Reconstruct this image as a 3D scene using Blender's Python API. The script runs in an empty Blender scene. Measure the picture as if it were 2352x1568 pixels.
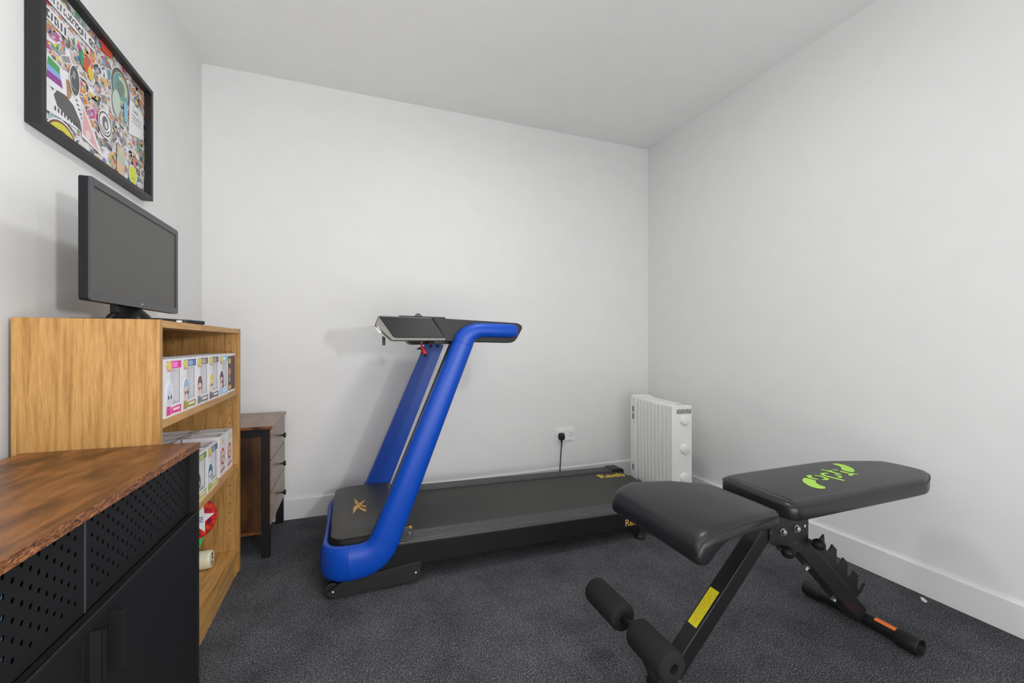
import bpy, bmesh, math, random
from mathutils import Vector, Matrix
random.seed(7)
S = bpy.context.scene
C = S.collection
PI = math.pi

# ------------------------------------------------------------------ camera
cam_d = bpy.data.cameras.new('camera'); cam = bpy.data.objects.new('camera', cam_d); C.objects.link(cam)
cam.location = (0, 0, 1.0)
cam.rotation_euler = (math.radians(90), 0, math.radians(-20.52))
cam_d.sensor_width = 36; cam_d.lens = 975.0 / 2352 * 36
cam_d.shift_y = 2 / 2352; cam_d.clip_start = 0.02
S.camera = cam

# ------------------------------------------------------------------ world, lights, exposure
S.view_settings.view_transform = 'Standard'; S.view_settings.look = 'None'
S.view_settings.gamma = 1; S.view_settings.use_curve_mapping = False
S.view_settings.exposure = -0.18
W = bpy.data.worlds.new('world'); S.world = W; W.use_nodes = True
W.node_tree.nodes['Background'].inputs[0].default_value = (1.0, 1.0, 1.0, 1)
W.node_tree.nodes['Background'].inputs[1].default_value = 1.6

def area(name, loc, target, size, power, col=(1, 1, 1), size_y=None, shape=None):
    d = bpy.data.lights.new(name, 'AREA'); d.energy = power; d.size = size; d.color = col
    if size_y: d.shape = 'RECTANGLE'; d.size_y = size_y
    if shape: d.shape = shape
    o = bpy.data.objects.new(name, d); C.objects.link(o); o.location = loc
    o.rotation_euler = (Vector(target) - Vector(loc)).to_track_quat('-Z', 'Y').to_euler()
    return o
area('low_fill_light', (0.5, -1.15, 0.6), (0.4, 2, 0.5), 1.9, 24, (0.99, 0.995, 1.0), 1.0)  # broad low fill added to even out the walls and floor
area('ceiling_lamp_light', (0.7, 1.33, 2.385), (0.7, 1.33, 0), 0.30, 10.5, (1, 0.985, 0.96), shape='DISK')
area('side_lamp_light', (0.80, -0.13, 1.64), (-0.6, -0.13, 1.6), 0.05, 4.5, shape='DISK')
area('side_lamp_light', (0.80, -0.80, 1.22), (-0.6, -0.6, 1.22), 0.15, 46, shape='DISK')
area('up_fill_light', (0.3, -0.9, 0.35), (0.3, -0.9, 2.4), 1.6, 12, size_y=0.6)  # upward fill added to brighten the ceiling, no such lamp known

# ------------------------------------------------------------------ materials
def mat(name, col, rough=0.5, metal=0.0, spec=0.5, coat=0.0, emit=None):
    m = bpy.data.materials.new(name); m.use_nodes = True
    b = m.node_tree.nodes['Principled BSDF']
    b.inputs['Base Color'].default_value = (*col, 1); b.inputs['Roughness'].default_value = rough
    b.inputs['Metallic'].default_value = metal; b.inputs['Specular IOR Level'].default_value = spec
    b.inputs['Coat Weight'].default_value = coat
    if emit: b.inputs['Emission Color'].default_value = (*emit[0], 1); b.inputs['Emission Strength'].default_value = emit[1]
    return m
def nodes(m): return m.node_tree.nodes, m.node_tree.links, m.node_tree.nodes['Principled BSDF']
def tex(m, kind, scale, stretch=(1, 1, 1), rot=(0, 0, 0), **kw):
    N, L, B = nodes(m)
    tc = N.new('ShaderNodeTexCoord'); mp = N.new('ShaderNodeMapping')
    mp.inputs['Scale'].default_value = stretch; mp.inputs['Rotation'].default_value = rot
    L.new(tc.outputs['Object'], mp.inputs[0])
    t = N.new(kind); L.new(mp.outputs[0], t.inputs['Vector']); t.inputs['Scale'].default_value = scale
    for k, v in kw.items():
        t.inputs[k.replace('_', ' ')].default_value = v
    return t
def ramp(m, src, stops):
    N, L, B = nodes(m); r = N.new('ShaderNodeValToRGB'); L.new(src, r.inputs[0])
    e = r.color_ramp.elements
    while len(e) < len(stops): e.new(0.5)
    for i, (p, c) in enumerate(stops): e[i].position = p; e[i].color = (*c, 1)
    return r
def bump(m, src, strength, dist=0.001, prev=None):
    N, L, B = nodes(m); b = N.new('ShaderNodeBump'); b.inputs['Strength'].default_value = strength
    b.inputs['Distance'].default_value = dist; L.new(src, b.inputs['Height'])
    if prev: L.new(prev.outputs[0], b.inputs['Normal'])
    L.new(b.outputs[0], B.inputs['Normal']); return b
def mix(m, a, b, fac, mode='MIX'):
    N, L, B = nodes(m); x = N.new('ShaderNodeMix'); x.data_type = 'RGBA'; x.blend_type = mode
    for s, i in ((fac, 0), (a, 6), (b, 7)):
        if isinstance(s, (int, float)): x.inputs[i].default_value = s
        elif isinstance(s, tuple): x.inputs[i].default_value = (*s, 1)
        else: L.new(s, x.inputs[i])
    return x.outputs[2]

M = {}
def wallmat(name, col):
    m = mat(name, col, 0.75, spec=0.3)
    t = tex(m, 'ShaderNodeTexNoise', 9, Detail=4); r = ramp(m, t.outputs[0], [(0.3, tuple(c * 0.985 for c in col)), (0.7, tuple(min(1, c * 1.01) for c in col))])
    nodes(m)[1].new(r.outputs[0], nodes(m)[2].inputs['Base Color'])
    t2 = tex(m, 'ShaderNodeTexNoise', 260, Detail=3); bump(m, t2.outputs[0], 0.08, 0.002)
    return m
M['wall'] = wallmat('white_wall_paint', (0.775, 0.775, 0.772))
M['ceiling'] = wallmat('white_ceiling_paint', (0.86, 0.86, 0.855))
M['skirting'] = mat('white_gloss_skirting', (0.78, 0.78, 0.775), 0.4)
# carpet: charcoal loop pile with light flecks
m = M['carpet'] = mat('charcoal_carpet', (0.03, 0.032, 0.036), 0.95, spec=0.1)
n1 = tex(m, 'ShaderNodeTexNoise', 260, Detail=4, Roughness=0.75)
r1 = ramp(m, n1.outputs[0], [(0.36, (0.024, 0.024, 0.026)), (0.50, (0.112, 0.112, 0.124)), (0.62, (0.37, 0.375, 0.40)), (0.74, (0.85, 0.86, 0.90))])
n2 = tex(m, 'ShaderNodeTexNoise', 5, Detail=4, Roughness=0.6)
r2 = ramp(m, n2.outputs[0], [(0.3, (0.72, 0.72, 0.73)), (0.7, (1.2, 1.2, 1.2))])
n3 = tex(m, 'ShaderNodeTexVoronoi', 150)
r3 = ramp(m, n3.outputs['Distance'], [(0.0, (1.3, 1.3, 1.3)), (0.6, (0.6, 0.6, 0.6))])
c = mix(m, r1.outputs[0], r2.outputs[0], 1.0, 'MULTIPLY'); c = mix(m, c, r3.outputs[0], 0.8, 'MULTIPLY')
nodes(m)[1].new(c, nodes(m)[2].inputs['Base Color']); bump(m, n1.outputs[0], 0.9, 0.006)

def wood(name, stops, stretch, scale=6, rough=0.45, fine=0.5, blotch=None, rot=(0, 0, 0)):
    m = mat(name, (0.5, 0.3, 0.1), rough, spec=0.4)
    a = tex(m, 'ShaderNodeTexNoise', scale, stretch, rot, Detail=6, Roughness=0.6, Distortion=0.6)
    r = ramp(m, a.outputs[0], stops)
    b = tex(m, 'ShaderNodeTexNoise', scale * 6, tuple(s for s in stretch), rot, Detail=4, Roughness=0.7)
    rb = ramp(m, b.outputs[0], [(0.35, (0.70, 0.66, 0.60)), (0.6, (1.05, 1.05, 1.05))])
    c = mix(m, r.outputs[0], rb.outputs[0], fine, 'MULTIPLY')
    if blotch:
        d = tex(m, 'ShaderNodeTexNoise', blotch[0], blotch[1], rot, Detail=3); rd = ramp(m, d.outputs[0], blotch[2])
        c = mix(m, c, rd.outputs[0], 1.0, 'MULTIPLY')
    nodes(m)[1].new(c, nodes(m)[2].inputs['Base Color']); bump(m, b.outputs[0], 0.12, 0.001)
    return m
oak = [(0.25, (0.23, 0.105, 0.028)), (0.42, (0.41, 0.21, 0.060)), (0.58, (0.52, 0.295, 0.098)), (0.8, (0.39, 0.19, 0.050))]
M['oak'] = wood('oak_veneer', oak, (13, 13, 0.6), 6, fine=0.75)
M['oak_board'] = wood('oak_veneer_board', [(p, tuple(min(1, v * 1.18) for v in q)) for p, q in oak], (9, 0.55, 9), 6, fine=0.6)
rustic = [(0.25, (0.028, 0.010, 0.005)), (0.42, (0.125, 0.045, 0.014)), (0.58, (0.235, 0.088, 0.026)), (0.75, (0.32, 0.135, 0.045))]
M['rustic'] = wood('rustic_brown_board', rustic, (5, 0.8, 7), 5, 0.35, 0.85, (9, (1.6, 0.8, 1), [(0.34, (0.30, 0.28, 0.25)), (0.5, (1, 1, 1))]), rot=(0, 0, 0.35))
M['rustic_x'] = wood('rustic_brown_panel', [(p, tuple(v * 0.36 for v in q)) for p, q in rustic], (5, 5, 0.7), 3, 0.4, 0.7, (5, (1, 1, 0.8), [(0.3, (0.3, 0.3, 0.3)), (0.55, (1, 1, 1))]))
M['rustic_pale'] = wood('rustic_pale_board', [(0.25, (0.17, 0.095, 0.06)), (0.5, (0.26, 0.155, 0.105)), (0.75, (0.33, 0.21, 0.15))], (5, 0.8, 5), 4, 0.3, 0.4)
# bark-like laminated edge of the cabinet top
m = M['rustic_edge'] = mat('rustic_board_edge', (0.2, 0.08, 0.03), 0.55)
t = tex(m, 'ShaderNodeTexNoise', 16, (1, 3.5, 14), Detail=8, Roughness=0.75, Distortion=1.2)
r = ramp(m, t.outputs[0], [(0.38, (0.018, 0.008, 0.004)), (0.5, (0.17, 0.06, 0.02)), (0.62, (0.42, 0.18, 0.065)), (0.75, (0.55, 0.29, 0.13))])
nodes(m)[1].new(r.outputs[0], nodes(m)[2].inputs['Base Color'])

def grain(name, col, rough, scale=180, st=0.1, var=0.12, **kw):
    if max(col) > 0.4: var = 0.02
    m = mat(name, col, rough, **kw); t = tex(m, 'ShaderNodeTexNoise', scale, Detail=3); bump(m, t.outputs[0], st, 0.001)
    r = ramp(m, t.outputs[0], [(0.3, tuple(c * (1 - var) for c in col)), (0.7, tuple(min(1, c * (1 + var)) for c in col))])
    nodes(m)[1].new(r.outputs[0], nodes(m)[2].inputs['Base Color']); return m
M['black_metal'] = grain('black_powder_coat', (0.009, 0.009, 0.009), 0.55, 500, 0.06, spec=0.25)
M['black_plastic'] = grain('black_plastic', (0.012, 0.012, 0.013), 0.5, 400, 0.05)
M['bench_metal'] = grain('black_bench_metal', (0.010, 0.010, 0.011), 0.38, 300, 0.04)
M['bezel'] = grain('monitor_bezel_plastic', (0.045, 0.046, 0.05), 0.33, 400, 0.03)
M['bezel_side'] = grain('monitor_case_plastic', (0.007, 0.007, 0.010), 0.45, 400, 0.02, spec=0.25)
M['screen'] = grain('matte_screen', (0.062, 0.062, 0.057), 0.42, 900, 0.01, spec=0.6)
M['blue'] = grain('blue_satin_paint', (0.002, 0.060, 0.42), 0.36, 250, 0.006, var=0.03, spec=0.35)
M['gloss_black'] = grain('gloss_black_plastic', (0.012, 0.012, 0.013), 0.30, 200, 0.003, spec=0.12)
M['rubber'] = grain('treadmill_handrail_rubber', (0.015, 0.015, 0.014), 0.6, 500, 0.08)
M['silver'] = grain('silver_plastic', (0.13, 0.125, 0.11), 0.4, 200, 0.01, metal=0.3)
M['belt'] = grain('running_belt_rubber', (0.032, 0.030, 0.027), 0.55, 600, 0.12)
M['cover'] = grain('motor_cover_plastic', (0.045, 0.043, 0.038), 0.42, 500, 0.04)
M['rail'] = mat('ribbed_foot_rail', (0.05, 0.05, 0.055), 0.4)
t = tex(M['rail'], 'ShaderNodeTexWave', 1, (0, 14, 0)); t.wave_type = 'BANDS'; t.bands_direction = 'Y'; bump(M['rail'], t.outputs['Fac'], 0.5, 0.003)
M['gold'] = mat('gold_print', (0.72, 0.40, 0.09), 0.45)
M['yellow'] = mat('yellow_print', (0.80, 0.58, 0.03), 0.5)
M['leather'] = grain('black_vinyl_upholstery', (0.014, 0.014, 0.0155), 0.34, 350, 0.12, spec=0.5)
M['foam'] = grain('black_foam', (0.020, 0.020, 0.021), 0.95, 700, 0.3, spec=0.15)
M['green'] = grain('lime_green_print', (0.42, 0.75, 0.08), 0.5, 60, 0.0)
M['chrome'] = grain('bright_steel', (0.75, 0.78, 0.78), 0.22, 100, 0.0, metal=1.0)
M['label_yellow'] = grain('yellow_label', (0.78, 0.66, 0.01), 0.5, 60, 0.0)
M['ink'] = mat('dark_ink', (0.26, 0.22, 0.03), 0.6)
M['orange'] = grain('orange_label', (0.90, 0.20, 0.045), 0.5, 60, 0.0)
M['white_enamel'] = grain('white_enamel', (0.80, 0.80, 0.79), 0.35, 200, 0.01)
M['white_plastic'] = grain('white_plastic', (0.82, 0.82, 0.81), 0.35, 200, 0.01)
M['slot'] = mat('dark_vent', (0.05, 0.04, 0.035), 0.7)
M['blackcord'] = mat('black_cord', (0.008, 0.008, 0.008), 0.5)
M['frame'] = grain('black_frame_wood', (0.011, 0.010, 0.011), 0.45, 120, 0.05)
M['card_white'] = grain('white_card', (0.80, 0.79, 0.82), 0.4, 80, 0.01)
M['brass'] = grain('dark_bronze', (0.05, 0.04, 0.03), 0.3, 100, 0.01, metal=0.8)
M['blue_box'] = mat('sky_blue_plastic', (0.12, 0.42, 0.75), 0.4)
M['dome'] = mat('lit_lamp_dome', (0.9, 0.9, 0.88), 0.4, emit=((1, 0.98, 0.95), 1.6))
M['white_led'] = mat('white_trim', (0.85, 0.85, 0.85), 0.3)
m = M['film'] = mat('clear_box_film', (0.95, 0.95, 0.97), 0.06); nodes(m)[2].inputs['Alpha'].default_value = 0.16
_cm = {}
def colm(r, g, b, rough=0.45):
    k = (round(r, 2), round(g, 2), round(b, 2))
    if k not in _cm: _cm[k] = mat('print_%d_%d_%d' % tuple(int(v * 99) for v in k), k, rough)
    return _cm[k]

# ------------------------------------------------------------------ mesh builder
class MB:
    def __init__(s): s.v = []; s.f = []; s.mi = []; s.ms = []; s.cur = 0
    def m(s, mt):
        if mt not in s.ms: s.ms.append(mt)
        s.cur = s.ms.index(mt); return s
    def add(s, vs, fs):
        o = len(s.v); s.v += [tuple(p) for p in vs]
        for f in fs: s.f.append([o + i for i in f]); s.mi.append(s.cur)
        return s
    def box(s, x0, x1, y0, y1, z0, z1):
        v = [(x, y, z) for z in (z0, z1) for y in (y0, y1) for x in (x0, x1)]
        return s.add(v, [(0, 2, 3, 1), (4, 5, 7, 6), (0, 1, 5, 4), (2, 6, 7, 3), (0, 4, 6, 2), (1, 3, 7, 5)])
    def prism(s, pts, lo, hi, axis='y'):
        """extrude polygon; axis y: pts=(x,z); x: pts=(y,z); z: pts=(x,y)"""
        def P(a, b, c): return {'y': (a, c, b), 'x': (c, a, b), 'z': (a, b, c)}[axis]
        n = len(pts); v = [P(a, b, lo) for a, b in pts] + [P(a, b, hi) for a, b in pts]
        f = [list(range(n)), list(range(2 * n - 1, n - 1, -1))] + [(i, i + n, (i + 1) % n + n, (i + 1) % n) for i in range(n)]
        return s.add(v, f)
    def poly(s, pts, axis, at):
        def P(a, b): return {'y': (a, at, b), 'x': (at, a, b), 'z': (a, b, at)}[axis]
        return s.add([P(*p) for p in pts], [list(range(len(pts)))])
    def ring(s, rings, cap=True, closed=False):
        n = len(rings[0]); v = [p for r in rings for p in r]; f = []; k = len(rings)
        for i in range(k - 1 + (1 if closed else 0)):
            a, b = i * n, ((i + 1) % k) * n
            for j in range(n): f.append((a + j, a + (j + 1) % n, b + (j + 1) % n, b + j))
        if cap and not closed: f.append(list(range(n))[::-1]); f.append([(k - 1) * n + j for j in range(n)])
        return s.add(v, f)
    def tube(s, pts, r, n=12, cap=True):
        pts = [Vector(p) for p in pts]; rs = r if isinstance(r, (list, tuple)) else [r] * len(pts)
        rings = []; prev = None
        for i, p in enumerate(pts):
            t = (pts[min(i + 1, len(pts) - 1)] - pts[max(i - 1, 0)]).normalized()
            a = prev - t * prev.dot(t) if prev else t.orthogonal()
            a.normalize(); prev = a; b = t.cross(a)
            rings.append([p + (a * math.cos(2 * PI * j / n) + b * math.sin(2 * PI * j / n)) * rs[i] for j in range(n)])
        return s.ring(rings, cap)
    def cyl(s, a, b, r, n=24, r2=None): return s.tube([a, b], [r, r if r2 is None else r2], n)
    def lathe(s, o, d, prof, n=28):
        o = Vector(o); d = Vector(d).normalized()
        a = d.orthogonal().normalized(); b = d.cross(a)
        return s.ring([[o + d * h + (a * math.cos(2 * PI * j / n) + b * math.sin(2 * PI * j / n)) * max(r, 1e-5) for j in range(n)] for h, r in prof])
    def sphere(s, c, r, n=16, sc=(1, 1, 1)):
        c = Vector(c); rings = []
        for i in range(n // 2 + 1):
            th = PI * i / (n // 2); q = max(math.sin(th), 1e-4)
            rings.append([c + Vector((math.cos(2 * PI * j / n) * q * r * sc[0], math.sin(2 * PI * j / n) * q * r * sc[1], -math.cos(th) * r * sc[2])) for j in range(n)])
        return s.ring(rings)

LOC = {}
def thing(name, label, cat, loc=(0, 0, 0), group=None, rz=0):
    o = bpy.data.objects.new(name, None); C.objects.link(o); o.location = loc; o.rotation_euler = (0, 0, rz)
    o.empty_display_size = 0.05
    o['label'] = label; o['category'] = cat
    if group: o['group'] = group
    LOC[o.name] = Vector(loc); return o
def obj(name, mb, mt=None, parent=None, bevel=0, seg=2, smooth=35, sub=0, local=False, label=None, kind=None, cat=None, group=None):
    me = bpy.data.meshes.new(name)
    off = Vector((0, 0, 0))
    if parent is not None and not local: off = LOC.get(parent.name, Vector((0, 0, 0)))
    me.from_pydata([tuple(Vector(v) - off) for v in mb.v], [], mb.f)
    if mt is not None: me.materials.append(mt)
    else:
        for q in mb.ms: me.materials.append(q)
        me.polygons.foreach_set('material_index', mb.mi)
    bm = bmesh.new(); bm.from_mesh(me); bmesh.ops.recalc_face_normals(bm, faces=bm.faces); bm.to_mesh(me); bm.free()
    if smooth:
        me.shade_smooth(); me.set_sharp_from_angle(angle=math.radians(smooth))
    o = bpy.data.objects.new(name, me); C.objects.link(o)
    if parent is not None: o.parent = parent; LOC[o.name] = off
    if bevel:
        b = o.modifiers.new('bevel', 'BEVEL'); b.width = bevel; b.segments = seg; b.limit_method = 'ANGLE'; b.angle_limit = math.radians(40); b.harden_normals = True
    if sub:
        q = o.modifiers.new('sub', 'SUBSURF'); q.levels = sub; q.render_levels = sub
    if label: o['label'] = label
    if cat: o['category'] = cat
    if group: o['group'] = group
    if kind: o['kind'] = kind
    return o
def bx(*a): return MB().box(*a)
def text_obj(name, body, size, mt, parent, origin, xdir, ydir, extrude=0.0006, label=None, align='LEFT', sx=1.0, local=False, offset=0.0, shear=0.0):
    cu = bpy.data.curves.new('t', 'FONT'); cu.body = body; cu.size = size; cu.extrude = extrude; cu.align_x = align; cu.offset = offset; cu.shear = shear
    o = bpy.data.objects.new('t', cu); C.objects.link(o); dg = bpy.context.evaluated_depsgraph_get(); dg.update()
    me = bpy.data.meshes.new_from_object(o.evaluated_get(dg)); C.objects.unlink(o); bpy.data.objects.remove(o)
    x = Vector(xdir).normalized(); y = Vector(ydir).normalized(); z = x.cross(y); og = Vector(origin)
    off = Vector((0, 0, 0)) if local else LOC.get(parent.name, Vector((0, 0, 0)))
    for v in me.vertices:
        v.co = og + x * v.co.x * sx + y * v.co.y + z * v.co.z - off
    me.materials.clear(); me.materials.append(mt)
    ob = bpy.data.objects.new(name, me); C.objects.link(ob); ob.parent = parent
    if label: ob['label'] = label
    return ob
def dup(o, parent=None):
    c = o.copy(); C.objects.link(c)
    if parent: c.parent = parent
    for ch in [k for k in o.children]: dup(ch, c)
    return c

# ------------------------------------------------------------------ room shell
XL, XR, YB, YF, H = -0.755, 2.13, 2.697, -1.2, 2.4855
T = 0.1
obj('floor', bx(XL - T, XR + T, YF - T, YB + T, -0.1, 0), M['carpet'], kind='structure')
obj('ceiling', bx(XL - T, XR + T, YF - T, YB + T, H, H + 0.1), M['ceiling'], kind='structure')
obj('wall_left', bx(XL - T, XL, YF, YB, 0, H), M['wall'], kind='structure')
obj('wall_right', bx(XR, XR + T, YF, YB, 0, H), M['wall'], kind='structure')
obj('wall_back', bx(XL - T, XR + T, YB, YB + T, 0, H), M['wall'], kind='structure')
w = MB(); wx0, wx1, wz0, wz1 = -0.5, 1.5, 0.06, 2.1
w.box(XL - T, wx0, YF - T, YF, 0, H).box(wx1, XR + T, YF - T, YF, 0, H).box(wx0, wx1, YF - T, YF, 0, wz0).box(wx0, wx1, YF - T, YF, wz1, H)
obj('wall_front', w, M['wall'], kind='structure')
w = MB()
for a in ((wx0, wx0 + .05, wz0, wz1), (wx1 - .05, wx1, wz0, wz1), (wx0, wx1, wz0, wz0 + .05), (wx0, wx1, wz1 - .05, wz1), (0.475, 0.525, wz0, wz1)):
    w.box(a[0], a[1], YF - .07, YF - .02, a[2], a[3])
obj('added_door_1', w, M['white_plastic'], kind='structure')  # unseen glazed door, invented to account for the low fill
gl = mat('added_pane_glass', (1, 1, 1), 0.02); nodes(gl)[2].inputs['Transmission Weight'].default_value = 1.0; nodes(gl)[2].inputs['IOR'].default_value = 1.02
obj('added_door_glass', bx(wx0, wx1, YF - .048, YF - .044, wz0, wz1), gl, bpy.data.objects['added_door_1'])  # pane of the invented door
SK = 0.115
def skirt(name, axis, at, d, a, b):
    pr = [(0, 0), (0.015, 0), (0.015, SK - .006), (0.009, SK), (0, SK)]
    m_ = MB()
    if axis == 'x': m_.prism([(at + d * p, z) for p, z in pr], a, b, 'y')
    else: m_.prism([(at + d * p, z) for p, z in pr], a, b, 'x')
    return obj(name, m_, M['skirting'], kind='structure')
skirt('baseboard_left', 'x', XL, 1, YF, YB); skirt('baseboard_right', 'x', XR, -1, YF, YB)
skirt('baseboard_back', 'y', YB, -1, XL + .015, XR - .015); skirt('baseboard_front', 'y', YF, 1, XL + .015, XR - .015)
# nail holes / marks on the right skirting: two small filled screw heads
cl = thing('ceiling_lamp', 'round white flush ceiling lamp, lit, just above the view', 'lamp', (0.7, 1.33, H))
obj('base_ring', MB().lathe((0.7, 1.33, H), (0, 0, -1), [(0, 0.15), (0.03, 0.15), (0.035, 0.14)], 40), M['white_plastic'], cl)
obj('diffuser', MB().lathe((0.7, 1.33, H - .03), (0, 0, -1), [(0, 0.138), (0.02, 0.135), (0.04, 0.115), (0.055, 0.07), (0.06, 0.0)], 40), M['dome'], cl)

# ------------------------------------------------------------------ bookcase
BX0, BX1, BY0, BY1, BH = -0.735, -0.457, 1.3136, 2.134, 1.058
bc = thing('bookcase', 'oak veneer bookcase with open shelves, a monitor standing on top', 'bookcase', (BX1, BY0, 0))
t = 0.019
obj('side_panel', bx(BX0, BX1, BY0, BY0 + t, 0, BH), M['oak'], bc, 0.0008, 1)
far = MB().prism([(BX0, 0), (BX1 - .012, 0), (BX1 - .012, .012), (BX1, .02), (BX1, BH), (BX0, BH)], BY1 - t, BY1, 'y')
for k in range(22):
    z = 0.20 + k * 0.038
    if min(abs(z - .478), abs(z - .796)) < .03: continue
    for x in (BX1 - .035, BX0 + .045): far.m(M['slot']).cyl((x, BY1 - t - .0004, z), (x, BY1 - t + .003, z), 0.0025, 8)
for i in range(8): far.mi[i] = 0
sp = MB().m(M['oak']); sp.add(far.v, []); sp.f = far.f; sp.ms = [M['oak'], M['slot']]; sp.mi = [0 if i < 8 else 1 for i in range(len(far.f))]
obj('side_panel', sp, None, bc)
obj('top_panel', bx(BX0, BX1 - .002, BY0 + t, BY1 - t, BH - t - .001, BH - .001), M['oak_board'], bc, 0.0006, 1)
for z in (0.796, 0.478, 0.114):
    obj('shelf', bx(BX0 + .006, BX1 - .005, BY0 + t, BY1 - t, z - t, z), M['oak_board'], bc, 0.0006, 1)
obj('plinth', bx(BX1 - .032, BX1 - .016, BY0 + t, BY1 - t, 0, 0.095), M['oak_board'], bc)
obj('back_panel', bx(BX0, BX0 + .005, BY0 + t, BY1 - t, 0.02, BH - t), M['oak'], bc)

# ------------------------------------------------------------------ boxed figures (generic)
WB, DB, HB = 0.1185, 0.09, 0.158
def figure_box(label, hdr, accent, hair, skin, bg, group, style=0, side_art=False):
    """local: front face on x=0 facing +x, width along y, base z=0"""
    r = thing('figure_box', label, 'box', (0, 0, 0), group)
    e = 0.004
    sh = MB().m(M['card_white']).box(-DB, -DB + .002, .002, WB - .002, .002, HB - .002)                       # back
    sh.box(-DB, -.002, .002, WB - .002, 0, .002)
    # frame of the front
    y0, y1 = (0.036, WB - .010); z0, z1 = 0.032, 0.128
    for a in ((0, y0, 0, HB), (y1, WB, 0, HB), (y0, y1, 0, z0), (y0, y1, z1, HB)): sh.box(-.002, 0, a[0], a[1], a[2], a[3])
    # sides with their own window frames, top with a window frame
    for ys in (0, WB - .002):
        sh.box(-DB, -.002, ys, ys + .002, 0, HB - .002)
    for a in ((-DB, -DB + .014, 0, WB), (-.010, -.002, 0, WB), (-DB + .014, -.010, 0, .008), (-DB + .014, -.010, WB - .008, WB)): sh.box(a[0], a[1], a[2], a[3], HB - .002, HB)
    obj('carton', sh, None, r, local=True)
    tr = MB().m(colm(*[q * .55 for q in bg])).box(-DB + .004, -DB + .006, .008, WB - .008, .004, HB - .012).box(-DB + .006, -.02, .01, WB - .01, .004, .03)
    obj('tray', tr, None, r, local=True)
    obj('window_film', MB().poly([(y0, z0), (y1, z0), (y1, z1), (y0, z1)], 'x', -.001).poly([(-DB + .014, .008), (-.010, .008), (-.010, WB - .008), (-DB + .014, WB - .008)], 'z', HB - .001), M['film'], r, local=True)
    hd = MB().m(colm(*hdr)).box(0, .0006, .012, WB - .006, HB - .027, HB - .006)
    hd.m(colm(.75, .62, .12)).prism([(.016 + .02 * math.cos(k * PI / 5) * (1 if k % 2 else .8) + .010, HB - .018 + .013 * math.sin(k * PI / 5)) for k in range(10)], .0006, .0012, 'x')
    hd.m(colm(.78, .25, .22)).box(.0006, .0014, .012, .036, HB - .034, HB - .030)
    hd.m(colm(*[min(1, q * 1.6 + .15) for q in hdr])).box(.0006, .001, .050, .084, HB - .024, HB - .010)
    obj('header_print', hd, None, r, local=True)
    nm = MB().m(colm(*accent)).prism([(.040, .008), (WB - .008, .006), (WB - .008, .026), (.040, .024)], 0, .0008, 'x')
    for k in range(5): nm.m(colm(.85, .82, .8)).box(.0008, .0012, .052 + k * .010, .059 + k * .010, .014, .021)
    obj('name_print', nm, None, r, local=True)
    # printed generic head: outline, face, hair, eyes
    cy, cz = .0255, .060
    def ov(cy, cz, ry, rz, n=22, a0=0, a1=2 * PI): return [(cy + ry * math.cos(a0 + (a1 - a0) * k / (n - 1)), cz + rz * math.sin(a0 + (a1 - a0) * k / (n - 1))) for k in range(n)]
    fg = MB().m(M['card_white']).prism(ov(cy + .002, cz + .003, .0265, .036)[:-1], .0002, .0010, 'x')
    fg.m(colm(*accent)).prism([(.008, .006), (.036, .006), (.033, .030), (.012, .030)], .0010, .0012, 'x')
    fg.m(colm(*hair)).prism(ov(cy + .003, cz + .004, .023, .031)[:-1], .0010, .0014, 'x')
    fg.m(colm(*skin)).prism(ov(cy, cz - .006, .018, .021)[:-1], .0014, .0018, 'x')
    fg.m(colm(*hair)).prism([(cy - .016, cz + .014), (cy + .018, cz + .010), (cy + .012, cz + .028), (cy - .010, cz + .029)], .0016, .0020, 'x')
    fg.m(colm(.02, .015, .015)).prism(ov(cy + .010, cz - .006, .0034, .0055, 12)[:-1], .0018, .0022, 'x').prism(ov(cy - .008, cz - .006, .0034, .0055, 12)[:-1], .0018, .0022, 'x')
    if style == 1: fg.m(colm(*hair)).prism([(cy + .014, cz - .03), (cy + .026, cz - .03), (cy + .024, cz + .02), (cy + .016, cz + .02)], .0014, .0018, 'x')
    obj('printed_figure', fg, None, r, local=True)
    if not side_art: return r
    # side artwork (seen when the box stands sideways)
    sd = MB().m(colm(.78, .62, .25)).prism([(-.06, .126), (-.036, .126), (-.034, .142), (-.062, .142)], -.0008, 0, 'y')
    sd.m(colm(.55, .06, .05)).prism([(-.048 + .026 * math.cos(a * PI / 9) * (1 if a % 2 else .82), .074 + .036 * math.sin(a * PI / 9) * (1 if a % 2 else .85)) for a in range(18)], -.0006, 0, 'y')
    sd.m(colm(.80, .66, .55)).prism([(-.048 + .016 * math.cos(a * PI / 9), .074 + .024 * math.sin(a * PI / 9)) for a in range(18)], -.0012, -.0006, 'y')
    sd.m(colm(.05, .03, .03)).box(-.056, -.052, -.0016, -.0012, .070, .078).box(-.044, -.040, -.0016, -.0012, .070, .078)
    sd.m(colm(.45, .06, .05)).prism([(-.074, .016), (-.022, .024), (-.022, .030), (-.074, .022)], -.0010, 0, 'y')
    obj('side_print', sd, None, r, local=True)
    return r
GT = 'white boxed figures on the top shelf'
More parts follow.
